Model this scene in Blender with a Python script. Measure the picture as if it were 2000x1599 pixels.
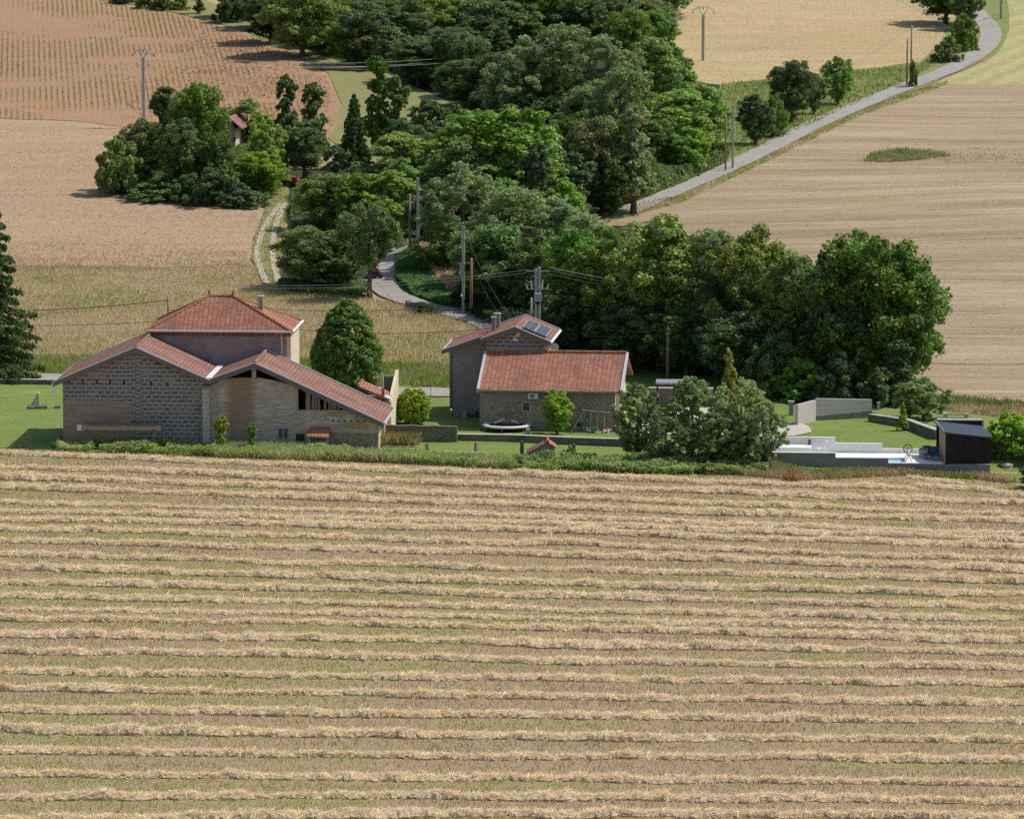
import bpy, bmesh, math, random
import numpy as np
from mathutils import Vector, Matrix, geometry
R = math.radians
random.seed(7); rng = np.random.default_rng(7)
for o in list(bpy.data.objects): bpy.data.objects.remove(o)
SC = bpy.context.scene; COL = SC.collection

# ---------------------------------------------------------------- camera, sky, sun, exposure
F, CX, CY, CAMZ = 10400.0, 1000.0, 799.5, 53.0
PITCH = math.atan(1419.5 / F)
cam = bpy.data.cameras.new('camera'); cam.sensor_fit = 'HORIZONTAL'; cam.sensor_width = 36
cam.lens = 36 * F / 2000; cam.clip_start = 1; cam.clip_end = 9000
co = bpy.data.objects.new('camera', cam); COL.objects.link(co)
co.location = (0, 0, CAMZ); co.rotation_euler = (math.pi / 2 - PITCH, 0, 0); SC.camera = co
SUN_EL, SUN_AZ = 54.0, 14.0            # elevation, and angle behind the picture's right-hand side
w = bpy.data.worlds.new('World'); SC.world = w; w.use_nodes = True
nt = w.node_tree; bg = nt.nodes['Background']; sk = nt.nodes.new('ShaderNodeTexSky')
sk.sky_type = 'NISHITA'; sk.sun_disc = False; sk.sun_elevation = R(SUN_EL); sk.sun_rotation = R(90 - SUN_AZ)
sk.air_density = 1.0; sk.dust_density = 1.5; sk.ozone_density = 1.0
nt.links.new(sk.outputs[0], bg.inputs[0]); bg.inputs[1].default_value = 0.115
sl = bpy.data.lights.new('sun', 'SUN'); sl.energy = 4.0; sl.angle = R(0.53); sl.color = (1, 0.945, 0.86)
so = bpy.data.objects.new('sun', sl); COL.objects.link(so)
sd = Vector((math.cos(R(SUN_EL)) * math.cos(R(SUN_AZ)), math.cos(R(SUN_EL)) * math.sin(R(SUN_AZ)), math.sin(R(SUN_EL))))
so.rotation_euler = (-sd).to_track_quat('-Z', 'Y').to_euler()
SC.view_settings.view_transform = 'Standard'; SC.view_settings.look = 'None'
SC.view_settings.exposure = 0.0; SC.view_settings.gamma = 1.0
SC.render.engine = 'CYCLES'
SC.cycles.max_bounces = 6; SC.cycles.transparent_max_bounces = 8; SC.cycles.use_denoising = False

# ---------------------------------------------------------------- terrain and pixel rays
_PY = np.array([-50, 0, 60, 120, 180, 230, 395, 440, 465, 510, 570, 640, 700, 800, 1000, 1400, 3000], float)
_PZ = np.array([60, 51, 30, 12, 2.5, 0, 0, 0.9, 2.1, 4.2, 7.0, 10.4, 13.8, 20, 34, 66, 200], float)
def ss(a, b, x):
    t = np.clip((x - a) / (b - a), 0, 1); return t * t * (3 - 2 * t)
def h(x, y):
    x = np.asarray(x, float); y = np.asarray(y, float)
    z = np.interp(y, _PY, _PZ)
    z = (z + np.interp(y - 9, _PY, _PZ) + np.interp(y + 9, _PY, _PZ)) / 3
    z = np.where((y > 215) & (y < 385), 0.0 + 0 * y, z)
    k = np.clip((y - 400) / 60, 0, 1)
    z = z + k * 0.35 * (np.sin(x / 13.0 + 0.6) * np.sin(y / 21.0) + np.sin(x / 29.0 - y / 37.0))
    z = z - 0.75 * ss(13, 33, x) * ss(365, 360.3, y) * ss(328, 352, y)
    z = z + 1.3 * np.exp(-(((x + 7.2) / 2.6) ** 2 + ((y - 470) / 11.0) ** 2))
    return z
def ray(px, py):
    a = (np.asarray(px, float) - CX) / F; b = (np.asarray(py, float) - CY) / F
    c, s = math.cos(PITCH), math.sin(PITCH)
    return a, c - b * s, -s - b * c
def Gn(px, py):
    dx, dy, dz = ray(px, py)
    lo = np.full(np.shape(dx), 60.0); hi = np.full(np.shape(dx), 60.0); done = np.zeros(np.shape(dx), bool)
    for t in np.arange(200, 1700, 8.0):
        below = (CAMZ + dz * t < h(dx * t, dy * t)) & ~done
        hi = np.where(below, t, hi); lo = np.where(below, t - 8, lo); done |= below
    hi = np.where(done, hi, 1700); lo = np.where(done, lo, 1690)
    for _ in range(26):
        m = (lo + hi) / 2; b = CAMZ + dz * m < h(dx * m, dy * m)
        hi = np.where(b, m, hi); lo = np.where(b, lo, m)
    return dx * hi, dy * hi, h(dx * hi, dy * hi)
def G(px, py):
    x, y, z = Gn(np.array([px]), np.array([py])); return Vector((x[0], y[0], z[0]))
def at(px, py, Y):
    dx, dy, dz = ray(px, py); t = Y / dy; return Vector((dx * t, Y, CAMZ + dz * t))
def ppm(Y): return F * math.cos(PITCH) / Y * 1.0

# ---------------------------------------------------------------- tagging
def T(o, label=None, cat=None, group=None, kind=None):
    if label: o['label'] = label
    if cat: o['category'] = cat
    if group: o['group'] = group
    if kind: o['kind'] = kind
    return o
def empty(name, loc=(0, 0, 0), rz=0, label=None, cat=None, group=None):
    o = bpy.data.objects.new(name, None); COL.objects.link(o); o.location = loc; o.rotation_euler = (0, 0, rz)
    o.empty_display_size = 0.3
    return T(o, label, cat, group)
def link(name, me, parent=None):
    o = bpy.data.objects.new(name, me); COL.objects.link(o)
    if parent: o.parent = parent
    return o
def dup(o, parent=None):
    c = o.copy(); COL.objects.link(c)
    if parent: c.parent = parent
    for ch in list(o.children): dup(ch, c)
    return c

# ---------------------------------------------------------------- materials
def newmat(name):
    m = bpy.data.materials.new(name); m.use_nodes = True
    return m, m.node_tree.nodes, m.node_tree.links, m.node_tree.nodes['Principled BSDF']
def P(name, col, rough=0.8, metal=0.0, var=0.12, scale=6.0):
    m, n, l, b = newmat(name); b.inputs['Roughness'].default_value = rough; b.inputs['Metallic'].default_value = metal
    b.inputs['Specular IOR Level'].default_value = 0.3
    tc = n.new('ShaderNodeTexCoord'); no = n.new('ShaderNodeTexNoise'); no.inputs['Scale'].default_value = scale
    no.inputs['Detail'].default_value = 5; no.inputs['Roughness'].default_value = 0.65
    l.new(tc.outputs['Object'], no.inputs['Vector'])
    r = n.new('ShaderNodeValToRGB'); r.color_ramp.elements[0].position = 0.3; r.color_ramp.elements[1].position = 0.7
    r.color_ramp.elements[0].color = (*[c * (1 - var) for c in col], 1); r.color_ramp.elements[1].color = (*[min(1, c * (1 + var)) for c in col], 1)
    l.new(no.outputs['Fac'], r.inputs['Fac']); l.new(r.outputs[0], b.inputs['Base Color'])
    return m
class NG:
    def __init__(s, name):
        s.m, s.n, s.l, s.b = newmat(name); s.tc = s.n.new('ShaderNodeTexCoord'); s.vec = s.tc.outputs['Object']
        s.b.inputs['Specular IOR Level'].default_value = 0.2; s.b.inputs['Roughness'].default_value = 0.9
    def map(s, scale=(1, 1, 1), rot=0, vec=None):
        k = s.n.new('ShaderNodeMapping'); k.inputs['Scale'].default_value = scale; k.inputs['Rotation'].default_value = (0, 0, rot)
        s.l.new(vec or s.vec, k.inputs['Vector']); return k.outputs[0]
    def noise(s, scale, detail=4, rough=0.6, vec=None, lo=0.35, hi=0.65, dist=0.0):
        k = s.n.new('ShaderNodeTexNoise'); k.inputs['Scale'].default_value = scale; k.inputs['Detail'].default_value = detail
        k.inputs['Roughness'].default_value = rough; k.inputs['Distortion'].default_value = dist
        s.l.new(vec or s.vec, k.inputs['Vector'])
        r = s.n.new('ShaderNodeMapRange'); r.inputs['From Min'].default_value = lo; r.inputs['From Max'].default_value = hi
        s.l.new(k.outputs['Fac'], r.inputs['Value']); return r.outputs[0]
    def mix(s, fac, a, b, mode='MIX'):
        k = s.n.new('ShaderNodeMix'); k.data_type = 'RGBA'; k.blend_type = mode; k.clamp_factor = True
        for i, v in ((0, fac), (6, a), (7, b)):
            if isinstance(v, (int, float)): k.inputs[i].default_value = v
            elif isinstance(v, tuple): k.inputs[i].default_value = (*v[:3], 1)
            else: s.l.new(v, k.inputs[i])
        return k.outputs[2]
    def math(s, op, a, b=0.0, c=None):
        k = s.n.new('ShaderNodeMath'); k.operation = op
        for i, v in enumerate((a, b) if c is None else (a, b, c)):
            if isinstance(v, (int, float)): k.inputs[i].default_value = v
            else: s.l.new(v, k.inputs[i])
        return k.outputs[0]
    def sep(s, vec=None):
        k = s.n.new('ShaderNodeSeparateXYZ'); s.l.new(vec or s.vec, k.inputs[0]); return k.outputs
    def comb(s, x, y, z=0.0):
        k = s.n.new('ShaderNodeCombineXYZ')
        for i, v in enumerate((x, y, z)):
            if isinstance(v, (int, float)): k.inputs[i].default_value = v
            else: s.l.new(v, k.inputs[i])
        return k.outputs[0]
    def bump(s, hgt, strength=0.4, dist=0.05):
        k = s.n.new('ShaderNodeBump'); k.inputs['Strength'].default_value = strength; k.inputs['Distance'].default_value = dist
        s.l.new(hgt, k.inputs['Height']); s.l.new(k.outputs[0], s.b.inputs['Normal'])
    def out(s, col): s.l.new(col, s.b.inputs['Base Color']); return s.m

def field(name, c1, c2, c3, green=None, gamt=0.5, streak=(0.05, 0.55, 1), rot=0.0, speck=0.35, big=0.05, rows=None):
    g = NG(name)
    st = g.noise(1.0, 5, 0.65, g.map(streak, rot), 0.38, 0.62)
    bg_ = g.noise(big, 4, 0.6)
    c = g.mix(st, c1, c2); c = g.mix(g.math('MULTIPLY', bg_, 0.55), c, c3)
    s2 = g.noise(1.0, 4, 0.6, g.map((streak[0] * 2.2, streak[1] * 3.5, 1), rot), 0.35, 0.65)
    c = g.mix(g.math('MULTIPLY', s2, 0.4), c, tuple(v * 0.72 for v in c1)); s3 = g.noise(1.0, 3, 0.6, g.map((streak[0] * 1.6, streak[1] * 6, 1), rot), 0.5, 0.7)
    c = g.mix(g.math('MULTIPLY', s3, 0.5), c, tuple(min(1, v * 1.18) for v in c2))
    if green:
        gm = g.noise(1.0, 5, 0.7, g.map((streak[0] * 1.3, streak[1] * 0.45, 1), rot), 0.56, 0.70)
        c = g.mix(g.math('MULTIPLY', gm, gamt), c, green)
    if rows:
        x = g.sep(g.map((1, 1, 1), rows[0])); s_ = g.math('SINE', g.math('MULTIPLY', x[0], 2 * math.pi / rows[1]))
        wob = g.noise(0.9, 3, 0.6)
        f = g.math('MULTIPLY', g.math('MULTIPLY_ADD', s_, 0.5, 0.5), g.math('MULTIPLY', wob, rows[3]))
        c = g.mix(f, c, rows[2])
    f1 = g.noise(5.5, 6, 0.8, None, 0.25, 0.75); f2 = g.noise(1.0, 5, 0.75, g.map((2.5, 1.3, 1), rot), 0.3, 0.7)
    c = g.mix(speck, c, g.mix(f1, tuple(v * 0.45 for v in c1), tuple(min(1, v * 1.75) for v in c2)))
    c = g.mix(speck * 0.8, c, g.mix(f2, tuple(v * 0.6 for v in c1), tuple(min(1, v * 1.45) for v in c2)))
    g.bump(f1, 0.6, 0.12)
    return g.out(c)

def attr_leaf(name, base, trans=0.25, objvar=0.0, gloss=0.0):
    """foliage: the colour attribute 'Col' on every leaf (its own tint) times the kind's colour"""
    m, n, l, b = newmat(name)
    a = n.new('ShaderNodeAttribute'); a.attribute_name = 'Col'
    mx = n.new('ShaderNodeMix'); mx.data_type = 'RGBA'; mx.blend_type = 'MULTIPLY'; mx.inputs[0].default_value = 1
    mx.inputs[6].default_value = (*base, 1); l.new(a.outputs['Color'], mx.inputs[7]); col = mx.outputs[2]
    if objvar:
        oi = n.new('ShaderNodeObjectInfo'); hs = n.new('ShaderNodeHueSaturation')
        for i, (lo, hi) in enumerate(((0.5 - 0.018 * objvar, 0.5 + 0.012 * objvar), (1 - 0.18 * objvar, 1 + 0.08 * objvar), (1 - 0.22 * objvar, 1 + 0.25 * objvar))):
            wn = n.new('ShaderNodeMath'); wn.operation = 'MULTIPLY'; wn.inputs[1].default_value = (1, 7.31, 13.7)[i]; l.new(oi.outputs['Random'], wn.inputs[0])
            fr = n.new('ShaderNodeMath'); fr.operation = 'FRACT'; l.new(wn.outputs[0], fr.inputs[0])
            mr = n.new('ShaderNodeMapRange'); mr.inputs['To Min'].default_value = lo; mr.inputs['To Max'].default_value = hi
            l.new(fr.outputs[0], mr.inputs['Value']); l.new(mr.outputs[0], hs.inputs[i])
        l.new(col, hs.inputs['Color']); col = hs.outputs[0]
    l.new(col, b.inputs['Base Color']); b.inputs['Roughness'].default_value = 0.6 if gloss else 0.85
    b.inputs['Specular IOR Level'].default_value = 0.15 + gloss
    tr = n.new('ShaderNodeBsdfTranslucent'); l.new(col, tr.inputs['Color'])
    ms = n.new('ShaderNodeMixShader'); ms.inputs[0].default_value = trans
    l.new(b.outputs[0], ms.inputs[1]); l.new(tr.outputs[0], ms.inputs[2])
    l.new(ms.outputs[0], n['Material Output'].inputs['Surface'])
    return m

def roof_mat(name, c1, c2, dark, lich=(0.35, 0.3, 0.24), lichen=0.35, row=0.34, wid=0.23):
    g = NG(name); geo = g.n.new('ShaderNodeNewGeometry'); nx = g.sep(geo.outputs['True Normal'])
    k = g.math('GREATER_THAN', g.math('ABSOLUTE', nx[0]), g.math('ABSOLUTE', nx[1]))
    p = g.sep()
    u = g.math('MULTIPLY_ADD', g.math('SUBTRACT', p[1], p[0]), k, p[0]); v = g.math('MULTIPLY_ADD', g.math('SUBTRACT', p[0], p[1]), k, p[1])
    vec = g.comb(u, v)
    br = g.n.new('ShaderNodeTexBrick'); br.offset = 0; br.inputs['Scale'].default_value = 1
    for q, vv in (('Brick Width', wid), ('Row Height', row), ('Mortar Size', 0.026), ('Mortar Smooth', 0.3), ('Bias', 0.0)): br.inputs[q].default_value = vv
    br.inputs['Color1'].default_value = (*c1, 1); br.inputs['Color2'].default_value = (*c2, 1); br.inputs['Mortar'].default_value = (*dark, 1)
    g.l.new(vec, br.inputs['Vector'])
    big = g.noise(0.55, 5, 0.65, vec, 0.45, 0.75); mid = g.noise(2.2, 5, 0.7, vec, 0.35, 0.7)
    c = g.mix(g.math('MULTIPLY', big, lichen), br.outputs['Color'], lich)
    c = g.mix(g.math('MULTIPLY', mid, 0.35), c, tuple(x * 0.55 for x in c1))
    st_ = g.noise(0.32, 5, 0.7, g.map((1.6, 0.5, 1), 0, vec), 0.45, 0.63); c = g.mix(g.math('MULTIPLY', st_, 0.62), c, tuple(x * 0.42 + 0.03 for x in c2))
    sp = g.noise(9, 3, 0.6, vec, 0.66, 0.74); c = g.mix(g.math('MULTIPLY', sp, 0.5), c, (0.55, 0.45, 0.36))
    row_ = g.math('FRACT', g.math('DIVIDE', v, row)); ht = g.math('SUBTRACT', row_, g.math('MULTIPLY', br.outputs['Fac'], 0.5))
    g.bump(ht, 0.5, 0.05); g.b.inputs['Roughness'].default_value = 0.85
    return g.out(c)

def block_mat(name, c1, c2, mortar, bw=0.5, bh=0.21, ms=0.022, patch=None, patchamt=0.0):
    g = NG(name); p = g.sep(); wob = g.noise(1.6, 3, 0.6, None, 0.0, 1.0)
    u = g.math('ADD', g.math('ADD', p[0], p[1]), g.math('MULTIPLY', wob, 0.35)); vec = g.comb(u, g.math('ADD', p[2], g.math('MULTIPLY', wob, 0.10)))
    br = g.n.new('ShaderNodeTexBrick'); br.inputs['Scale'].default_value = 1
    for q, vv in (('Brick Width', bw), ('Row Height', bh), ('Mortar Size', ms), ('Mortar Smooth', 0.2), ('Bias', -0.1)): br.inputs[q].default_value = vv
    br.inputs['Color1'].default_value = (*c1, 1); br.inputs['Color2'].default_value = (*c2, 1); br.inputs['Mortar'].default_value = (*mortar, 1)
    g.l.new(vec, br.inputs['Vector'])
    c = br.outputs['Color']; f = g.noise(7, 5, 0.7, None, 0.3, 0.7)
    c = g.mix(0.35, c, g.mix(f, tuple(x * 0.55 for x in c1), tuple(x * 1.35 for x in c2)))
    if patch: c = g.mix(g.math('MULTIPLY', g.noise(0.6, 5, 0.65, vec, 0.52, 0.62), patchamt), c, patch)
    g.bump(br.outputs['Fac'], -0.6, 0.03)
    return g.out(c)

def rubble_mat(name, c1, c2, dark, sx=1.1, sz=4.2, stain=None, amt=0.5):
    g = NG(name); p = g.sep(); u = g.math('ADD', p[0], p[1]); wob = g.noise(1.3, 4, 0.6, None, 0, 1)
    vec = g.comb(g.math('MULTIPLY', u, sx), g.math('MULTIPLY', g.math('ADD', p[2], g.math('MULTIPLY', wob, 0.16)), sz))
    vo = g.n.new('ShaderNodeTexVoronoi'); vo.feature = 'DISTANCE_TO_EDGE'; vo.inputs['Scale'].default_value = 1.0; g.l.new(vec, vo.inputs['Vector'])
    e = g.n.new('ShaderNodeMapRange'); e.inputs['From Max'].default_value = 0.16; g.l.new(vo.outputs['Distance'], e.inputs['Value'])
    vc = g.n.new('ShaderNodeTexVoronoi'); vc.inputs['Scale'].default_value = 1.0; g.l.new(vec, vc.inputs['Vector'])
    cs = g.sep(vc.outputs['Color'])
    c = g.mix(cs[0], c1, c2); c = g.mix(g.math('MULTIPLY', g.math('SUBTRACT', 1.0, e.outputs[0]), amt), c, dark)
    f = g.noise(5, 6, 0.75, None, 0.3, 0.7); c = g.mix(0.4, c, g.mix(f, tuple(x * 0.6 for x in c1), tuple(x * 1.3 for x in c2)))
    pl = g.noise(0.5, 4, 0.6, None, 0.5, 0.62); c = g.mix(g.math('MULTIPLY', pl, 0.55), c, tuple((a + b) / 2 * 1.1 for a, b in zip(c1, c2)))
    if stain:                                   # rust running down the plaster, a stain with its own place on the wall
        for x0, wd, col, a in stain:
            d = g.math('ABSOLUTE', g.math('SUBTRACT', g.math('ADD', p[0], g.math('MULTIPLY', wob, 0.35)), x0))
            mk = g.math('SUBTRACT', 1.0, g.math('DIVIDE', d, wd)); mk = g.math('MAXIMUM', mk, 0.0)
            c = g.mix(g.math('MULTIPLY', g.math('MINIMUM', g.math('MULTIPLY', mk, 2.0), 1.0), a), c, col)
    g.bump(e.outputs[0], 0.5, 0.04)
    return g.out(c)

M = {}
M['tile'] = roof_mat('red_tiles', (0.50, 0.235, 0.155), (0.33, 0.13, 0.085), (0.12, 0.05, 0.035), (0.33, 0.24, 0.18), lichen=0.4, row=0.23, wid=0.33)
M['tile_old'] = roof_mat('weathered_tiles', (0.38, 0.195, 0.14), (0.25, 0.12, 0.09), (0.13, 0.065, 0.05), (0.30, 0.24, 0.19), 0.6, 0.25, 0.36)
M['tile_orange'] = roof_mat('orange_tiles', (0.5, 0.22, 0.09), (0.42, 0.2, 0.1), (0.16, 0.07, 0.04), (0.4, 0.32, 0.2), 0.5, 0.3, 0.22)
M['block'] = block_mat('cinder_block', (0.11, 0.115, 0.135), (0.185, 0.19, 0.215), (0.48, 0.46, 0.445), 0.52, 0.29, 0.04, patch=(0.33, 0.28, 0.23), patchamt=0.55)
M['block_red'] = block_mat('dark_block', (0.15, 0.13, 0.135), (0.2, 0.18, 0.18), (0.46, 0.42, 0.39), 0.55, 0.28, 0.045)
M['earth'] = rubble_mat('rammed_earth', (0.34, 0.295, 0.24), (0.28, 0.24, 0.195), (0.17, 0.145, 0.12), 0.25, 2.2)
M['stone'] = rubble_mat('stone_courses', (0.48, 0.42, 0.32), (0.30, 0.26, 0.20), (0.05, 0.042, 0.033), 3.4, 6.2, amt=0.95)
M['stone_dark'] = rubble_mat('dry_stone', (0.26, 0.23, 0.18), (0.17, 0.15, 0.12), (0.05, 0.045, 0.035), 2.8, 4.5, amt=0.85)
M['render_grey'] = P('grey_render', (0.27, 0.25, 0.255), 0.9, var=0.14, scale=1.4)
M['render_mauve'] = P('mauve_render', (0.31, 0.265, 0.265), 0.9, var=0.2, scale=1.1)
M['cream'] = P('cream_plaster', (0.66, 0.56, 0.41), 0.9, var=0.14, scale=2)
M['white'] = P('white_paint', (0.72, 0.71, 0.69), 0.6, var=0.06)
M['pool_white'] = P('pool_render', (0.80, 0.785, 0.765), 0.7, var=0.06, scale=1.5)
M['zinc'] = P('zinc', (0.6, 0.61, 0.63), 0.4, 0.3, 0.1)
M['fascia'] = P('grey_fascia', (0.16, 0.14, 0.15), 0.8, var=0.15)
M['dark_wood'] = P('dark_wood', (0.07, 0.055, 0.045), 0.85, var=0.3)
M['grey_wood'] = P('grey_wood', (0.27, 0.235, 0.2), 0.85, var=0.3)
M['brown_wood'] = P('brown_wood', (0.26, 0.175, 0.105), 0.85, var=0.25)
M['concrete'] = P('concrete', (0.42, 0.41, 0.39), 0.85, var=0.15, scale=2)
M['concrete_dark'] = P('grey_blockwork', (0.22, 0.225, 0.235), 0.85, var=0.15, scale=2)
M['board_wall'] = block_mat('board_concrete', (0.50, 0.47, 0.43), (0.46, 0.44, 0.40), (0.40, 0.37, 0.33), 3.0, 0.3, 0.012)
M['black'] = P('black_metal', (0.025, 0.025, 0.028), 0.6, var=0.2)
g = NG('black_cladding'); px_ = g.sep(); fr = g.math('FRACT', g.math('MULTIPLY', g.math('ADD', px_[0], px_[1]), 7.0))
ln = g.math('LESS_THAN', fr, 0.14); g.b.inputs['Roughness'].default_value = 0.7
M['clad'] = g.out(g.mix(ln, g.mix(g.noise(1.0, 4, 0.6, g.map((6, 6, 0.5))), (0.013, 0.013, 0.016), (0.028, 0.027, 0.03)), (0.005, 0.005, 0.006)))
M['tanwood'] = P('tan_boards', (0.46, 0.31, 0.19), 0.8, var=0.12, scale=3)
M['slate'] = P('dark_roof_sheet', (0.045, 0.055, 0.07), 0.5, var=0.1)
M['steel'] = P('galvanised', (0.36, 0.38, 0.4), 0.5, 0.4, 0.1)
M['glass'] = P('window_glass', (0.06, 0.075, 0.09), 0.1, 0, 0.1)
g = NG('solar_cells'); p_ = g.sep()
ln = g.math('LESS_THAN', g.math('FRACT', g.math('MULTIPLY', p_[0], 2.4)), 0.12); g.b.inputs['Roughness'].default_value = 0.25
M['solar'] = g.out(g.mix(ln, (0.035, 0.05, 0.065), (0.10, 0.13, 0.15)))
g = NG('pool_water'); g.b.inputs['Roughness'].default_value = 0.12; M['water'] = g.out(g.mix(g.noise(3, 3), (0.36, 0.66, 0.74), (0.45, 0.74, 0.8)))
M['asphalt'] = field('asphalt', (0.34, 0.315, 0.29), (0.43, 0.40, 0.365), (0.30, 0.28, 0.26), None, streak=(0.4, 0.4, 1), speck=0.12)
M['gravel'] = field('gravel', (0.52, 0.46, 0.38), (0.62, 0.56, 0.48), (0.48, 0.42, 0.34), None, streak=(0.8, 0.8, 1), speck=0.2)
M['dirt'] = field('dirt', (0.40, 0.33, 0.25), (0.56, 0.49, 0.39), (0.33, 0.28, 0.19), None, streak=(0.8, 0.8, 1), speck=0.3)
M['meadow'] = field('dry_meadow', (0.34, 0.265, 0.14), (0.43, 0.345, 0.19), (0.30, 0.26, 0.12), (0.20, 0.22, 0.075), 0.5, (0.09, 0.25, 1), 0, 0.4, 0.045)
M['stubble'] = field('stubble', (0.33, 0.25, 0.145), (0.405, 0.315, 0.185), (0.31, 0.245, 0.12), (0.295, 0.325, 0.085), 0.85, (0.07, 0.42, 1), R(-3), 0.35, 0.05)
M['harvest'] = field('harvested', (0.37, 0.25, 0.155), (0.48, 0.35, 0.225), (0.41, 0.30, 0.175), (0.27, 0.27, 0.10), 0.35, (0.04, 0.25, 1), R(5), 0.28, 0.04)
M['hill'] = field('hill_stubble', (0.20, 0.135, 0.08), (0.52, 0.415, 0.27), (0.35, 0.245, 0.15), (0.27, 0.27, 0.10), 0.65, (0.024, 0.17, 1), R(-2), 0.2, 0.02)
M['golden'] = field('golden_field', (0.44, 0.325, 0.165), (0.56, 0.435, 0.25), (0.39, 0.315, 0.14), None, 0.3, (0.03, 0.09, 1), R(12), 0.22, 0.03)
M['swath'] = field('swath_field', (0.40, 0.36, 0.16), (0.52, 0.44, 0.24), (0.35, 0.35, 0.13), None, 0.4, (0.3, 0.03, 1), R(25), 0.25, 0.03, rows=(R(22), 3.2, (0.17, 0.24, 0.055), 1.3))
M['lawn'] = field('lawn', (0.125, 0.205, 0.042), (0.235, 0.30, 0.075), (0.15, 0.21, 0.05), (0.34, 0.32, 0.13), 0.8, (0.16, 0.5, 1), R(8), 0.3, 0.09)
M['verge'] = field('verge', (0.16, 0.22, 0.055), (0.24, 0.27, 0.085), (0.30, 0.26, 0.12), (0.09, 0.17, 0.03), 0.5, (0.2, 0.4, 1), 0, 0.35, 0.1)
M['pasture'] = field('pasture', (0.21, 0.23, 0.08), (0.29, 0.27, 0.115), (0.19, 0.21, 0.08), (0.11, 0.2, 0.05), 0.5, (0.12, 0.3, 1), 0, 0.3, 0.06)
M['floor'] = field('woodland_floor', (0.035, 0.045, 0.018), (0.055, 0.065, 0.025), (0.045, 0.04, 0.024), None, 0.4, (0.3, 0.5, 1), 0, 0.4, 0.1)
dA, dB = G(224, 35), G(252, 210); PL_ANG = math.atan2(dB.y - dA.y, dB.x - dA.x)     # the run of the crop rows
M['plough'] = field('red_soil', (0.36, 0.205, 0.115), (0.42, 0.27, 0.16), (0.39, 0.19, 0.095), (0.29, 0.25, 0.10), 0.6, (0.1, 0.5, 1), R(10), 0.3, 0.03,
                    rows=(math.pi / 2 - PL_ANG, 0.62, (0.27, 0.165, 0.09), 0.8))
M['straw'] = attr_leaf('straw', (0.91, 0.775, 0.54), 0.3)
M['blade'] = attr_leaf('grass_blades', (1.25, 1.25, 1.25), 0.42)
M['bark'] = P('bark', (0.11, 0.09, 0.07), 0.9, var=0.35, scale=4)
LEAF = {'oak': ((0.175, 0.295, 0.055), 1), 'olive': ((0.235, 0.32, 0.075), 0.9), 'dark': ((0.115, 0.20, 0.052), 0.8), 'locust': ((0.21, 0.375, 0.05), 0.8),
        'willow': ((0.30, 0.41, 0.16), 0.6), 'bright': ((0.28, 0.45, 0.05), 0.7), 'spruce': ((0.11, 0.17, 0.058), 0.3), 'ivy': ((0.13, 0.22, 0.085), 0.7),
        'grey': ((0.24, 0.335, 0.12), 0.5), 'shade': ((0.165, 0.275, 0.05), 0.0),
        'yellow': ((0.36, 0.38, 0.08), 0.2), 'orchard': ((0.235, 0.31, 0.12), 0.6), 'brown': ((0.20, 0.25, 0.08), 0.5), 'lime': ((0.33, 0.44, 0.04), 0.15)}
for k_, (c_, v_) in LEAF.items(): M['leaf_' + k_] = attr_leaf('leaf_' + k_, c_, 0.36, v_, 0.25 if k_ not in ('spruce',) else 0.0)

# ---------------------------------------------------------------- mesh building
def quads_mesh(name, C, U, V, mat, colr=None):
    """one quad per row: centre C, half axes U and V"""
    n = len(C); v = np.empty((n, 4, 3), np.float32)
    v[:, 0] = C - U - V; v[:, 1] = C + U - V; v[:, 2] = C + U + V; v[:, 3] = C - U + V
    me = bpy.data.meshes.new(name); me.vertices.add(n * 4); me.vertices.foreach_set('co', v.ravel())
    me.loops.add(n * 4); me.loops.foreach_set('vertex_index', np.arange(n * 4, dtype=np.int32))
    me.polygons.add(n); me.polygons.foreach_set('loop_start', np.arange(0, n * 4, 4, dtype=np.int32)); me.polygons.foreach_set('loop_total', np.full(n, 4, np.int32))
    if colr is not None:
        a = me.color_attributes.new('Col', 'FLOAT_COLOR', 'POINT')
        cc = np.ones((n, 4, 4), np.float32); cc[:, :, :3] = np.asarray(colr, np.float32)[:, None, :]
        a.data.foreach_set('color', cc.ravel())
    me.materials.append(mat); me.update(calc_edges=True); return me
def grid_mesh(name, V, nu, nv, mat, colr=None, smooth=True):
    V = np.asarray(V, np.float32).reshape(-1, 3); i = np.arange(nu * nv).reshape(nu, nv)
    f = np.stack([i[:-1, :-1], i[1:, :-1], i[1:, 1:], i[:-1, 1:]], -1).reshape(-1, 4)
    me = bpy.data.meshes.new(name); me.from_pydata(V.tolist(), [], f.tolist()); me.materials.append(mat)
    if smooth: me.polygons.foreach_set('use_smooth', np.ones(len(f), bool))
    if colr is not None:
        a = me.color_attributes.new('Col', 'FLOAT_COLOR', 'POINT'); cc = np.ones((len(V), 4), np.float32); cc[:, :3] = colr; a.data.foreach_set('color', cc.ravel())
    me.update(); return me
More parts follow.
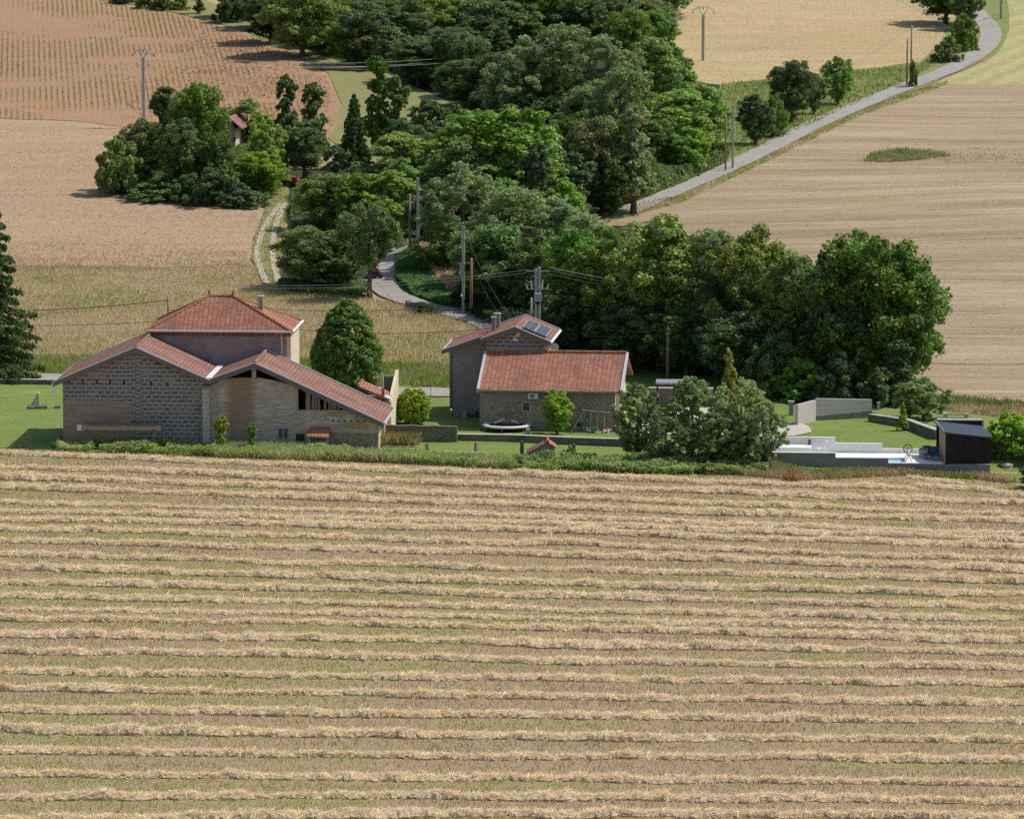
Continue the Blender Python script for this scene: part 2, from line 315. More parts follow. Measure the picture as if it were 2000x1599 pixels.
class MB:
    def __init__(s): s.v = []; s.f = []
    def poly(s, pts): b = len(s.v); s.v += [tuple(p) for p in pts]; s.f.append(tuple(range(b, b + len(pts)))); return s
    def prism(s, pts, vec):
        n = len(pts); b = len(s.v); vec = Vector(vec); p = [Vector(q) for q in pts]
        s.v += [tuple(q) for q in p] + [tuple(q + vec) for q in p]
        s.f.append(tuple(range(b + n - 1, b - 1, -1))); s.f.append(tuple(range(b + n, b + 2 * n)))
        for i in range(n): j = (i + 1) % n; s.f.append((b + i, b + j, b + n + j, b + n + i))
        return s
    def box(s, x0, x1, y0, y1, z0, z1): return s.prism([(x0, y0, z0), (x1, y0, z0), (x1, y1, z0), (x0, y1, z0)], (0, 0, z1 - z0))
    def beam(s, p, q, w_, h_=None, up=(0, 0, 1)):
        p, q = Vector(p), Vector(q); d = (q - p).normalized(); up = Vector(up)
        if abs(d.dot(up)) > 0.95: up = Vector((0, 1, 0))
        a = d.cross(up).normalized() * w_ / 2; c = a.cross(d).normalized() * (h_ or w_) / 2
        return s.prism([p - a - c, p + a - c, p + a + c, p - a + c], q - p)
    def tube(s, pts, r, n=8, caps=True):
        pts = [Vector(p) for p in pts]; rr = r if isinstance(r, (list, tuple)) else [r] * len(pts); b = len(s.v)
        for i, p in enumerate(pts):
            d = (pts[min(i + 1, len(pts) - 1)] - pts[max(i - 1, 0)]).normalized()
            a = d.orthogonal().normalized() if abs(d.z) > 0.9 else d.cross(Vector((0, 0, 1))).normalized(); c = d.cross(a)
            for k in range(n):
                t = 2 * math.pi * k / n; s.v.append(tuple(p + (a * math.cos(t) + c * math.sin(t)) * rr[i]))
        for i in range(len(pts) - 1):
            for k in range(n):
                j = (k + 1) % n; s.f.append((b + i * n + k, b + i * n + j, b + (i + 1) * n + j, b + (i + 1) * n + k))
        if caps: s.f.append(tuple(range(b + n - 1, b - 1, -1))); e = b + (len(pts) - 1) * n; s.f.append(tuple(range(e, e + n)))
        return s
    def ring(s, c, rad, r, n=28, m=6, rx=None):
        b = len(s.v); c = Vector(c)
        for i in range(n):
            t = 2 * math.pi * i / n; d = Vector((math.cos(t), math.sin(t), 0))
            for k in range(m): a = 2 * math.pi * k / m; s.v.append(tuple(c + d * (rad + r * math.cos(a)) + Vector((0, 0, r * 0.5 * math.sin(a)))))
        for i in range(n):
            for k in range(m): s.f.append((b + i * m + k, b + ((i + 1) % n) * m + k, b + ((i + 1) % n) * m + (k + 1) % m, b + i * m + (k + 1) % m))
        return s
    def disc(s, c, rad, n=28, th=0.02):
        return s.prism([(c[0] + rad * math.cos(2 * math.pi * i / n), c[1] + rad * math.sin(2 * math.pi * i / n), c[2]) for i in range(n)], (0, 0, th))
    def build(s, name, mat, parent=None, bevel=0.0, smooth=False, me_only=False):
        me = bpy.data.meshes.new(name); me.from_pydata(s.v, [], s.f); me.materials.append(mat)
        bm = bmesh.new(); bm.from_mesh(me); bmesh.ops.recalc_face_normals(bm, faces=bm.faces)
        if bevel: bmesh.ops.bevel(bm, geom=[e for e in bm.edges], offset=bevel, segments=1, affect='EDGES', clamp_overlap=True)
        bm.to_mesh(me); bm.free()
        if smooth:
            for p in me.polygons: p.use_smooth = True
        me.update()
        return me if me_only else link(name, me, parent)

# ---------------------------------------------------------------- ground
def struct(o): o['kind'] = 'structure'; return o
xs = np.unique(np.concatenate([np.arange(-90, 91, 2.0), np.linspace(-1500, -90, 22), np.linspace(90, 1500, 22)]))
ys = np.unique(np.concatenate([np.arange(200, 720, 2.0), np.linspace(-60, 200, 30), np.linspace(720, 2900, 50)]))
gx, gy = np.meshgrid(xs, ys, indexing='ij')
struct(link('ground', grid_mesh('ground', np.stack([gx, gy, h(gx, gy)], -1), len(xs), len(ys), M['meadow'])))

def inpoly(x, y, poly):
    r = np.zeros(x.shape, bool); n = len(poly)
    for i in range(n):
        x1, y1 = poly[i]; x2, y2 = poly[(i + 1) % n]
        c = ((y1 > y) != (y2 > y)) & (x < (x2 - x1) * (y - y1) / (y2 - y1 + 1e-12) + x1); r ^= c
    return r
def wpoly(pp, sub=40.0):
    """a polygon given in photo pixels, densified, as points on the terrain"""
    q = []
    for i in range(len(pp)):
        a, b = pp[i], pp[(i + 1) % len(pp)]; k = max(1, int(math.hypot(b[0] - a[0], (b[1] - a[1])) / sub))
        q += [(a[0] + (b[0] - a[0]) * t / k, a[1] + (b[1] - a[1]) * t / k) for t in range(k)]
    q = np.array(q); x, y, z = Gn(q[:, 0], q[:, 1]); return list(zip(x.tolist(), y.tolist()))
def sheet_w(name, wp, mat, off, step=3.0, wob=0.0):
    if wob: wp = [(a + random.uniform(-wob, wob), b + random.uniform(-wob, wob) * 2) for a, b in wp]
    X = [p[0] for p in wp]; Y = [p[1] for p in wp]
    ax, ay = np.meshgrid(np.arange(min(X), max(X), step), np.arange(min(Y), max(Y), step)); ax, ay = ax.ravel(), ay.ravel()
    k = inpoly(ax, ay, wp); ax, ay = ax[k], ay[k]
    pts = [Vector(p) for p in wp] + [Vector((a, b)) for a, b in zip(ax, ay)]
    n = len(wp); edges = [(i, (i + 1) % n) for i in range(n)]
    vo, eo, fo, *_ = geometry.delaunay_2d_cdt(pts, edges, [list(range(n))], 1, 1e-4)
    vx = np.array([v.x for v in vo]); vy = np.array([v.y for v in vo]); vz = h(vx, vy) + off
    me = bpy.data.meshes.new(name); me.from_pydata(np.stack([vx, vy, vz], 1).tolist(), [], [list(f) for f in fo]); me.materials.append(mat)
    bm = bmesh.new(); bm.from_mesh(me); bmesh.ops.recalc_face_normals(bm, faces=bm.faces)
    if sum(f.normal.z for f in bm.faces) < 0: bmesh.ops.reverse_faces(bm, faces=bm.faces)
    bm.to_mesh(me); bm.free(); return struct(link(name, me))
def sheet(name, pp, mat, off, step=3.0, wob=0.3): return sheet_w(name, wpoly(pp), mat, off, step, wob)
def catmull(P_, n=8):
    P_ = [Vector(p) for p in P_]; o = []
    for i in range(len(P_) - 1):
        a, b, c, d = P_[max(i - 1, 0)], P_[i], P_[i + 1], P_[min(i + 2, len(P_) - 1)]
        for k in range(n):
            t = k / n; o.append(0.5 * ((2 * b) + (c - a) * t + (2 * a - 5 * b + 4 * c - d) * t * t + (3 * b - a - 3 * c + d) * t ** 3))
    return o + [P_[-1]]
def strip(name, cps, width, mat, off, jit=0.06):
    c = catmull([G(*p).to_2d() for p in cps], 8); L, Rr = [], []
    for i, p in enumerate(c):
        d = (c[min(i + 1, len(c) - 1)] - c[max(i - 1, 0)]).normalized(); nn = Vector((-d.y, d.x))
        L.append(p + nn * (width / 2 + random.uniform(-jit, jit))); Rr.append(p - nn * (width / 2 + random.uniform(-jit, jit)))
    return sheet_w(name, [tuple(p) for p in L + Rr[::-1]], mat, off, 1.5)

STUB = [(-400, 868), (0, 876), (120, 882), (400, 893), (760, 905), (1000, 918), (1500, 932), (1560, 938), (1760, 930), (1900, 937), (2000, 952), (2400, 975), (2500, 1850), (-500, 1850)]
sheet('stubble_field', STUB, M['stubble'], 0.06, 4)
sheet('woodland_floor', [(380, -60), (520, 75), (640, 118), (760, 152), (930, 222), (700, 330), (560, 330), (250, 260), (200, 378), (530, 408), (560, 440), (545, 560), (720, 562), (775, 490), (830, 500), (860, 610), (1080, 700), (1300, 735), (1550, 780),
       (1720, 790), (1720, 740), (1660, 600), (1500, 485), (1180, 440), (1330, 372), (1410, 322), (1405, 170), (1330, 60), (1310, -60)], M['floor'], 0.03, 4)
sheet('pasture', [(100, -25), (190, 0), (330, 22), (480, 64), (560, 96), (640, 146), (668, 205), (640, 268), (720, 330), (935, 226), (830, 178), (720, 132), (640, 116), (520, 55), (420, 8), (300, -50)], M['pasture'], 0.06, 3)
sheet('ploughed_field', [(-400, -60), (60, -40), (190, 3), (330, 25), (480, 68), (560, 100), (640, 150), (664, 205), (655, 245), (640, 280), (600, 310), (250, 250), (120, 236), (0, 233), (-400, 232)], M['plough'], 0.09, 4)
sheet('harvested_field', [(-400, 228), (0, 229), (120, 232), (262, 244), (235, 320), (190, 378), (300, 391), (440, 402), (520, 408), (500, 440), (478, 515), (300, 525), (0, 520), (-400, 515)], M['harvest'], 0.05, 4)
sheet('golden_field', [(1300, -60), (1780, -60), (1745, 0), (1800, 28), (1852, 50), (1838, 82), (1800, 122), (1720, 132), (1600, 145), (1410, 166), (1330, 160), (1300, 60)], M['golden'], 0.06, 4)
sheet('roadside_grass', [(1405, 168), (1600, 146), (1720, 133), (1800, 123), (1842, 85), (1870, 30), (1890, -40), (1960, -40), (1985, 60), (1965, 95), (1925, 122), (1840, 152), (1770, 190), (1680, 225), (1590, 268), (1500, 312), (1420, 350), (1335, 392), (1240, 425), (1170, 420), (1330, 355), (1405, 322)], M['verge'], 0.09, 3)
sheet('hillside_field', [(1150, 440), (1335, 386), (1420, 344), (1500, 306), (1590, 263), (1680, 221), (1770, 188), (1850, 168), (2000, 168), (2400, 160), (2400, 830), (2000, 795), (1900, 785), (1780, 770), (1600, 600), (1480, 500), (1300, 450)], M['hill'], 0.12, 4)
sheet('mown_field', [(1950, -60), (2400, -60), (2400, 172), (2000, 176), (1850, 180), (1830, 162), (1925, 126), (1962, 95), (1975, 60)], M['swath'], 0.10, 4)
sheet('lawn', [(-400, 744), (0, 747), (105, 749), (760, 775), (875, 779), (1000, 770), (1215, 720), (1400, 736), (1540, 778), (1690, 800), (1830, 836), (1920, 850), (2000, 850), (2400, 870), (2400, 965), (2000, 944), (1900, 932), (1760, 927), (1500, 929), (1000, 915), (760, 903), (400, 891), (0, 875), (-400, 867)], M['lawn'], 0.05, 3)
sheet('roadside_bank', [(560, 700), (700, 712), (880, 718), (900, 757), (780, 757), (600, 750), (400, 743), (0, 732), (-400, 722), (-400, 708), (0, 715), (400, 712)], M['verge'], 0.05, 2, 0.4)
sheet('lane_bank', [(768, 505), (800, 490), (830, 520), (870, 570), (900, 600), (860, 603), (800, 580), (770, 552), (755, 535)], M['verge'], 0.09, 2)
sheet('garden_margin', [(1690, 788), (1780, 772), (1900, 790), (2100, 800), (2400, 830), (2400, 880), (2000, 862), (1920, 855), (1830, 845), (1760, 822), (1700, 806)], M['verge'], 0.10, 3, 0.4)
sheet('track_verge', [(525, 372), (560, 366), (580, 385), (560, 410), (552, 450), (545, 560), (525, 560), (495, 505), (498, 470), (520, 415)], M['pasture'], 0.11, 2, 0.3)
strip('road', [(-420, 730), (0, 737), (400, 749), (780, 766), (900, 769), (1010, 762), (1120, 740)], 3.6, M['asphalt'], 0.10)
strip('lane', [(840, 470), (775, 497), (745, 535), (752, 565), (780, 583), (830, 599), (880, 612), (960, 640), (1020, 690), (1010, 740)], 2.4, M['asphalt'], 0.14)
strip('lane_uphill', [(1200, 425), (1330, 370), (1420, 331), (1500, 292), (1590, 246), (1680, 207), (1765, 173), (1850, 140), (1910, 107), (1934, 78), (1930, 52), (1905, 25), (1880, 0), (1860, -40)], 2.55, M['asphalt'], 0.16)
strip('track_rut', [(548, 400), (530, 425), (515, 450), (504, 480), (502, 505), (510, 530), (520, 556)], 0.55, M['dirt'], 0.14, 0.05)
strip('track_rut', [(556, 400), (545, 425), (537, 450), (533, 480), (533, 505), (538, 530), (546, 556)], 0.55, M['dirt'], 0.14, 0.05)
sheet('gravel_yard', [(1215, 842), (1300, 812), (1335, 796), (1400, 798), (1500, 832), (1560, 828), (1586, 834), (1584, 844), (1545, 852), (1400, 862), (1260, 848)], M['gravel'], 0.10, 2)

# ---------------------------------------------------------------- straw windrows
ROWS = [(889, 919, 949, 958), (913, 943, 969, 990), (937, 961, 991, 1009), (958, 980, 1010, 1024), (985, 1002, 1027, 1047), (1002, 1017, 1040, 1059), (1017, 1032, 1055, 1076), (1036, 1055, 1080, 1099),
        (1060, 1078, 1100, 1120), (1088, 1105, 1127, 1140), (1114, 1132, 1155, 1164), (1142, 1158, 1181, 1190), (1170, 1183, 1205, 1213), (1193, 1203, 1225, 1233), (1214, 1223, 1243, 1255), (1245, 1254, 1272, 1280),
        (1276, 1287, 1302, 1308), (1315, 1326, 1335, 1342), (1351, 1359, 1372, 1378), (1391, 1399, 1408, 1412), (1429, 1441, 1448, 1450), (1471, 1480, 1486, 1490), (1518, 1522, 1530, 1534), (1564, 1560, 1566, 1570), (1610, 1597, 1597, 1604)]
def smooth_noise(n, cell):
    k = int(n / cell) + 4; v = rng.normal(0, 1, k); x = np.arange(n) / cell; i = x.astype(int); f = x - i; f = f * f * (3 - 2 * f)
    return v[i] * (1 - f) + v[i + 1] * f
def windrow(pts_px, label, amp=1.0):
    q = np.array(pts_px, float); px = np.arange(q[0, 0], q[-1, 0], 12.0); c = np.polyfit(q[:, 0], q[:, 1], min(3, len(q) - 1)); py = np.polyval(c, px) + 1.2 * smooth_noise(len(px), 12) + 0.6 * smooth_noise(len(px), 4)
    x, y, z = Gn(px, py); L = np.concatenate([[0], np.cumsum(np.hypot(np.diff(x), np.diff(y)))]); s = np.arange(0, L[-1], 0.14); n = len(s)
    x = np.interp(s, L, x); y = np.interp(s, L, y)
    dx = np.gradient(x); dy = np.gradient(y); dl = np.hypot(dx, dy); dx /= dl; dy /= dl
    low = np.clip(1 + 0.17 * smooth_noise(n, 70) + 0.10 * smooth_noise(n, 22), 0.5, 1.5)
    hh = amp * np.clip(low * (0.25 + 0.04 * smooth_noise(n, 8) + 0.04 * smooth_noise(n, 3)), 0.05, 0.5)
    ww = np.clip(low * (0.46 + 0.06 * smooth_noise(n, 12) + 0.07 * smooth_noise(n, 4)), 0.25, 1.2) * (0.6 + 0.4 * amp)
    prof = np.array([(-0.85, 0), (-0.88, 0.45), (-0.55, 0.92), (-0.05, 1.0), (0.4, 0.85), (0.75, 0.45), (1, 0)])
    V = np.empty((n, 7, 3))
    for k, (a, b) in enumerate(prof):
        off = a * ww + rng.normal(0, 0.06, n); V[:, k, 0] = x - dy * off; V[:, k, 1] = y + dx * off; V[:, k, 2] = h(x, y) + 0.05 + b * hh * (1 + rng.normal(0, 0.17, n)) * 0.85
    tint = 0.62 + 0.25 * rng.random((n * 7, 1)) * np.array([[1, 1, 1]])  # bed coloured darker to stand in for shade in the gaps between straws
    root = empty('straw_windrow', (0, 0, 0), 0, label, 'windrow', 'straw windrows across the stubble field')
    link('straw_bed', grid_mesh('straw_bed', V, n, 7, M['straw'], tint, False), root)
    m = int(L[-1] * 165 * amp); i = rng.integers(0, n, m); a = np.clip(rng.normal(0.05, 0.55, m), -1.7, 1.8); b = np.sqrt(np.clip(1 - a * a, 0, 1)) ** 0.9
    tuft = np.clip(0.5 + 0.5 * smooth_noise(n, 5), 0, 1.4)[i]
    C = np.stack([x[i] - dy[i] * a * ww[i] + rng.normal(0, .07, m), y[i] + dx[i] * a * ww[i], h(x, y)[i] + 0.06 + b * hh[i] + rng.uniform(-0.03, 0.05, m) + 0.09 * tuft * rng.random(m) * b], 1)
    ang = np.arctan2(dy[i], dx[i]) + rng.normal(0.3, 0.8, m); pit = rng.normal(0.15, 0.4, m); ln_ = np.where(rng.random(m) < 0.25, rng.uniform(0.2, 0.36, m), rng.uniform(0.06, 0.2, m))
    U = np.stack([np.cos(ang) * np.cos(pit), np.sin(ang) * np.cos(pit), np.sin(pit)], 1) * ln_[:, None]
    Wd = rng.normal(0, 1, (m, 3)) + np.array([0.3, 0.3, 0]); Wd -= U * ((Wd * U).sum(1) / (ln_ ** 2))[:, None]; Wd /= np.linalg.norm(Wd, axis=1)[:, None]; Wd *= rng.uniform(0.008, 0.016, m)[:, None]
    t = rng.uniform(0.72, 1.3, m); colr = np.stack([t, t * rng.uniform(0.95, 1.03, m), t * rng.uniform(0.88, 1.08, m)], 1)
    me = quads_mesh('loose_straw', C, U, Wd, M['straw'], colr); o = link('loose_straw', me, root); o['kind'] = 'stuff'
    return root
ORD = 'nearest,second,third,fourth,fifth,sixth,seventh,eighth,ninth,tenth,eleventh,twelfth,thirteenth,fourteenth,fifteenth,sixteenth,seventeenth,eighteenth,nineteenth,twentieth,twenty-first,twenty-second,twenty-third,twenty-fourth,twenty-fifth'.split(',')
AMP = {4: 0.62, 5: 0.8, 13: 0.6, 12: 0.85}
for i, (a, b, c, d) in enumerate(ROWS):
    pts = [(-170, a - (b - a) * 0.22), (0, a), (700, b), (1500, c), (2000, d), (2170, d + (d - c) * 0.25)]
    if i == 0: pts = [(-170, 880), (0, a), (700, b), (1500, c), (1795, 959)]
    lab = 'pale straw windrow nearest the farm, just below the weeds and barn' if i == 0 else ('%s long straw windrow counted from the farm buildings downhill' % ORD[i] if i < 24 else 'straw windrow cut off along the bottom edge of the stubble field')
    windrow(pts, lab, AMP.get(i, 1.0))
windrow([(1772, 934), (1830, 941), (1885, 949)], 'short faint wisp of straw windrow in the corner below the black pool cabin', 0.6)
windrow([(1792, 951), (1900, 962), (2000, 974), (2170, 990)], 'straw windrow starting below the black pool cabin beside the broken one', 0.9)

# ---------------------------------------------------------------- ground cover
def scatter(poly_w, n):
    X = [p[0] for p in poly_w]; Y = [p[1] for p in poly_w]; ox, oy = [], []
    tot = 0
    while tot < n:
        x = rng.uniform(min(X), max(X), n); y = rng.uniform(min(Y), max(Y), n); k = inpoly(x, y, poly_w); ox.append(x[k]); oy.append(y[k]); tot += k.sum()
        if not k.any(): break
    return np.concatenate(ox)[:n], np.concatenate(oy)[:n]
def vnoise(x, y, s, seed=0):
    r = np.random.default_rng(seed); t = r.random((64, 64)); a, b = x / s, y / s; i, j = np.floor(a).astype(int), np.floor(b).astype(int); u, v = a - i, b - j
    u, v = u * u * (3 - 2 * u), v * v * (3 - 2 * v); g_ = lambda p, q: t[p % 64, q % 64]
    return (g_(i, j) * (1 - u) + g_(i + 1, j) * u) * (1 - v) + (g_(i, j + 1) * (1 - u) + g_(i + 1, j + 1) * u) * v
def blades(name, x, y, hgt, wid, cols, seed=1, lean=0.25, zoff=0.05, st=(1, 1), amp=0.25):
    n = len(x); z = h(x, y) + zoff; H = hgt * rng.uniform(0.5, 1.3, n); az = rng.uniform(0, 2 * math.pi, n); le = rng.normal(0, lean, n)
    top = np.stack([np.cos(az) * np.sin(le), np.sin(az) * np.sin(le), np.cos(le)], 1) * (H / 2)[:, None]
    yaw = rng.uniform(0, math.pi, n); U = np.stack([np.cos(yaw), np.sin(yaw), 0 * yaw], 1) * (wid * rng.uniform(0.6, 1.4, n))[:, None]
    C = np.stack([x, y, z], 1) + top; cols = np.array(cols); k = vnoise(x * st[0], y * st[1], 3.0, seed) * 0.6 + vnoise(x * st[0], y * st[1], 0.9, seed + 1) * 0.25 + rng.random(n) * 0.2
    ci = np.clip((k - 0.2) / 0.7 * (len(cols) - 1), 0, len(cols) - 1.001); i0 = ci.astype(int); fr_ = (ci - i0)[:, None]
    cc = cols[i0] * (1 - fr_) + cols[i0 + 1] * fr_; cc = cc * rng.uniform(1 - amp, 1 + amp, n)[:, None]
    o = link(name, quads_mesh(name, C, U, top, M['blade'], cc)); o['kind'] = 'stuff'; return o
def leafy(name, x, y, hmax, leaf, cols, seed=3, zoff=0.0, hn=4.0, flat=0.4):
    n = len(x); k = 0.18 + 0.5 * vnoise(x, y, hn, seed) + 0.4 * vnoise(x, y, hn * 0.3, seed + 9) ; H = hmax * k; z = h(x, y) + zoff + H * np.sqrt(rng.random(n))
    nrm = rng.normal(0, 1, (n, 3)) * 0.7 + np.array([0.1, -0.25, flat + 0.5]); nrm /= np.linalg.norm(nrm, axis=1)[:, None]
    a = np.cross(nrm, rng.normal(0, 1, (n, 3))); a /= np.linalg.norm(a, axis=1)[:, None]; b = np.cross(nrm, a); s = leaf * rng.uniform(0.5, 1.4, n)
    cols = np.array(cols); q = np.clip(vnoise(x, y, 2.2, seed + 5) * 0.7 + rng.random(n) * 0.3, 0, 0.999) * (len(cols) - 1); i0 = q.astype(int); f_ = (q - i0)[:, None]
    cc = (cols[i0] * (1 - f_) + cols[i0 + 1] * f_) * rng.uniform(0.7, 1.3, n)[:, None]
    o = link(name, quads_mesh(name, np.stack([x, y, z], 1), a * s[:, None], b * s[:, None] * 0.6, M['blade'], cc)); o['kind'] = 'stuff'; return o
TAN, PALE, OLV, GRN, DGR, BRT = (0.36, 0.27, 0.15), (0.48, 0.38, 0.22), (0.22, 0.21, 0.08), (0.11, 0.17, 0.04), (0.05, 0.09, 0.025), (0.2, 0.29, 0.045)
# cut stubble between the windrows
n_ = 230000; y_ = np.sqrt(rng.uniform(243 ** 2, 371 ** 2, n_)); x_ = rng.uniform(-1, 1, n_) * (y_ * 0.1 + 2)
wp_ = wpoly(STUB); k_ = inpoly(x_, y_, wp_); x_, y_ = x_[k_], y_[k_]
gk = vnoise(x_ * 0.35, y_ * 1.4, 3.0, 11) * 0.6 + vnoise(x_, y_, 18.0, 12) * 0.4 + ss(335, 250, y_) * 0.09
gr = (gk + rng.normal(0, .02, len(gk)) > 0.575)
blades('stubble', x_[~gr], y_[~gr], 0.15, 0.016, [(0.30, 0.215, 0.13), (0.38, 0.28, 0.17), (0.45, 0.345, 0.215)], 21, 0.4, st=(0.3, 1))
blades('volunteer_grass', x_[gr], y_[gr], 0.12, 0.018, [(0.38, 0.33, 0.15), (0.33, 0.34, 0.105), (0.29, 0.36, 0.065)], 22, 0.7, st=(0.3, 1))
kk = vnoise(x_ * 0.35, y_ * 1.4, 3.0, 11) * 0.6 + vnoise(x_, y_, 18.0, 12) * 0.4 + ss(335, 250, y_) * 0.09 > 0.62
for _ in range(1):
    x2 = x_[kk] + rng.normal(0, .25, kk.sum()); y2 = y_[kk] + rng.normal(0, .2, kk.sum()); blades('volunteer_grass', x2, y2, 0.1, 0.018, [(0.30, 0.34, 0.09), (0.26, 0.35, 0.05)], 23, 0.8)
x_, y_ = scatter(wpoly([(525, 372), (560, 366), (580, 385), (562, 410), (556, 450), (550, 562), (520, 562), (492, 505), (494, 470), (516, 415)]), 3200)
blades('track_grass', x_, y_, 0.2, 0.03, [(0.17, 0.25, 0.06), (0.27, 0.29, 0.10), (0.40, 0.34, 0.18)], 30, 0.9)
# long dry grass
x_, y_ = scatter(wpoly([(-150, 515), (300, 525), (500, 520), (520, 560), (720, 585), (760, 590), (860, 612), (950, 640), (960, 700), (880, 745), (600, 735), (-150, 715)]), 110000)
blades('dry_grass', x_, y_, 0.24, 0.022, [(0.27, 0.285, 0.10), (0.34, 0.31, 0.14), (0.40, 0.335, 0.175), (0.45, 0.37, 0.215), (0.50, 0.415, 0.26), (0.42, 0.33, 0.195)], 31, 0.9, st=(0.45, 0.6), amp=0.12)
x_, y_ = scatter(wpoly([(-150, 470), (250, 480), (470, 470), (500, 530), (-150, 530)]), 16000); kk = rng.random(len(x_)) < ss(482, 458, y_) * 0.9 + 0.1; x_, y_ = x_[kk], y_[kk]
blades('dry_grass', x_, y_, 0.22, 0.022, [(0.30, 0.29, 0.12), (0.40, 0.33, 0.175), (0.50, 0.40, 0.24)], 32, 0.8)
x_, y_ = scatter(wpoly([(-150, 700), (560, 703), (700, 714), (885, 716), (890, 756), (700, 754), (400, 740), (-150, 722)]), 30000)
blades('bank_grass', x_, y_, 0.42, 0.025, [(0.20, 0.26, 0.07), BRT, (0.27, 0.30, 0.10), (0.33, 0.32, 0.14), (0.42, 0.36, 0.2)], 33, 0.8)
x_, y_ = scatter(wpoly([(-150, 243), (120, 242), (250, 255), (195, 376), (520, 410), (480, 518), (-150, 520)]), 32000)
blades('harvest_stubble', x_, y_, 0.09, 0.025, [(0.37, 0.26, 0.155), (0.43, 0.32, 0.195), (0.52, 0.41, 0.265)], 35, 1.1, st=(0.25, 1), amp=0.15)
x_, y_ = scatter(wpoly([(1180, 440), (1420, 356), (1770, 197), (2100, 172), (2100, 800), (1780, 768), (1600, 600), (1480, 505)]), 26000)
blades('hillside_stubble', x_, y_, 0.13, 0.03, [(0.33, 0.245, 0.15), (0.42, 0.33, 0.205), (0.54, 0.44, 0.29)], 36, 1.1, st=(0.05, 0.6), amp=0.1)
x_, y_ = scatter(wpoly([(1310, -20), (1745, 0), (1850, 52), (1800, 120), (1410, 163), (1335, 155)]), 25000)
blades('ripe_crop', x_, y_, 0.09, 0.025, [(0.40, 0.32, 0.15), (0.48, 0.37, 0.20), (0.56, 0.44, 0.26)], 37, 0.9, st=(0.15, 0.25), amp=0.1)
x_, y_ = scatter(wpoly([(1780, 772), (2150, 800), (2150, 850), (1930, 815), (1800, 800)]), 9000)
blades('field_edge_grass', x_, y_, 0.35, 0.025, [BRT, GRN, OLV, TAN, PALE, PALE], 38, 0.7)
x_, y_ = scatter(wpoly([(1170, 415), (1335, 384), (1420, 344), (1500, 306), (1680, 219), (1770, 184), (1850, 160), (1850, 168), (1775, 196), (1680, 230), (1500, 318), (1335, 398), (1180, 440)]), 9000)
blades('lane_edge_grass', x_, y_, 0.26, 0.03, [BRT, (0.26, 0.29, 0.09), (0.40, 0.34, 0.18), PALE], 39, 1.0)
x_, y_ = scatter(wpoly([(1686, 318), (1712, 303), (1760, 297), (1815, 301), (1855, 308), (1800, 315), (1740, 320)], 15), 5000); kk = rng.random(len(x_)) < 0.15 + 1.1 * vnoise(x_, y_, 2.5, 91); x_, y_ = x_[kk], y_[kk]
blades('tall_green_grass', x_, y_, 0.5, 0.04, [(0.17, 0.24, 0.07), (0.22, 0.27, 0.09), (0.32, 0.30, 0.15)], 62, 0.9)
x_, y_ = scatter(wpoly([(1800, 302), (1900, 292), (2080, 296), (2080, 325), (1850, 322)], 15), 5000)
kk = rng.random(len(x_)) < 0.9 * vnoise(x_, y_, 3, 92); x_, y_ = x_[kk], y_[kk]
blades('thin_green_regrowth', x_, y_, 0.2, 0.035, [(0.28, 0.28, 0.11), (0.38, 0.32, 0.17), (0.46, 0.38, 0.23)], 63, 1.1)
# crop seedlings along the rows of red soil
x_, y_ = scatter(wpoly([(-120, -20), (60, -35), (190, 6), (330, 28), (480, 70), (560, 104), (630, 160), (600, 250), (250, 246), (-120, 230)]), 130000)
nx_, ny_ = -math.sin(PL_ANG), math.cos(PL_ANG); q_ = x_ * nx_ + y_ * ny_; rr_ = np.round(q_ / 0.62) * 0.62 + rng.normal(0, 0.05, len(q_)); x_ = x_ + (rr_ - q_) * nx_; y_ = y_ + (rr_ - q_) * ny_
pr = np.clip((vnoise(x_, y_, 11, 41) * 0.6 + vnoise(x_, y_, 3, 42) * 0.4 - 0.36) * 2.2, 0.0, 0.7) * (0.25 + 0.75 * ss(-8, -42, x_)); kk = rng.random(len(x_)) < pr; x_, y_ = x_[kk], y_[kk]
blades('crop_seedlings', x_, y_, 0.16, 0.026, [(0.22, 0.25, 0.09), (0.27, 0.27, 0.11), (0.33, 0.28, 0.14)], 43, 1.0, 0.1)
x_, y_ = scatter(wpoly([(120, 30), (330, 30), (480, 74), (640, 155), (655, 240), (600, 300), (250, 246), (120, 230)]), 26000)
kk = rng.random(len(x_)) < ss(-46, -26, x_ + 6 * (vnoise(x_, y_, 12, 77) - .5)) * (0.25 + 0.75 * vnoise(x_, y_, 7, 78)); x_, y_ = x_[kk], y_[kk]
blades('soil_clods', x_, y_, 0.16, 0.07, [(0.33, 0.17, 0.09), (0.42, 0.25, 0.15), (0.56, 0.42, 0.29)], 44, 1.1, 0.08)
# weeds along the barn and the garden
x_, y_ = scatter(wpoly([(100, 872), (118, 862), (300, 872), (420, 876), (600, 882), (740, 893), (900, 901), (1050, 907), (1230, 913), (1500, 922), (1500, 931), (1250, 928), (1000, 918), (760, 906), (420, 894), (115, 883)]), 80000)
kk = vnoise(x_, y_, 0.9, 88) + 0.25 * rng.random(len(x_)) > 0.48; x_, y_ = x_[kk], y_[kk]
leafy('weeds', x_, y_, 0.9, 0.055, [(0.38, 0.42, 0.15), (0.23, 0.32, 0.09), (0.32, 0.42, 0.12), (0.46, 0.47, 0.20)], 51, hn=1.6)
x_, y_ = scatter(wpoly([(420, 878), (600, 884), (740, 894), (900, 901), (1000, 906), (1000, 918), (760, 906), (420, 895)]), 26000)
blades('weed_grass', x_, y_, 0.6, 0.016, [(0.30, 0.38, 0.12), (0.38, 0.42, 0.17), (0.44, 0.43, 0.21), (0.54, 0.46, 0.28)], 52, 0.7)
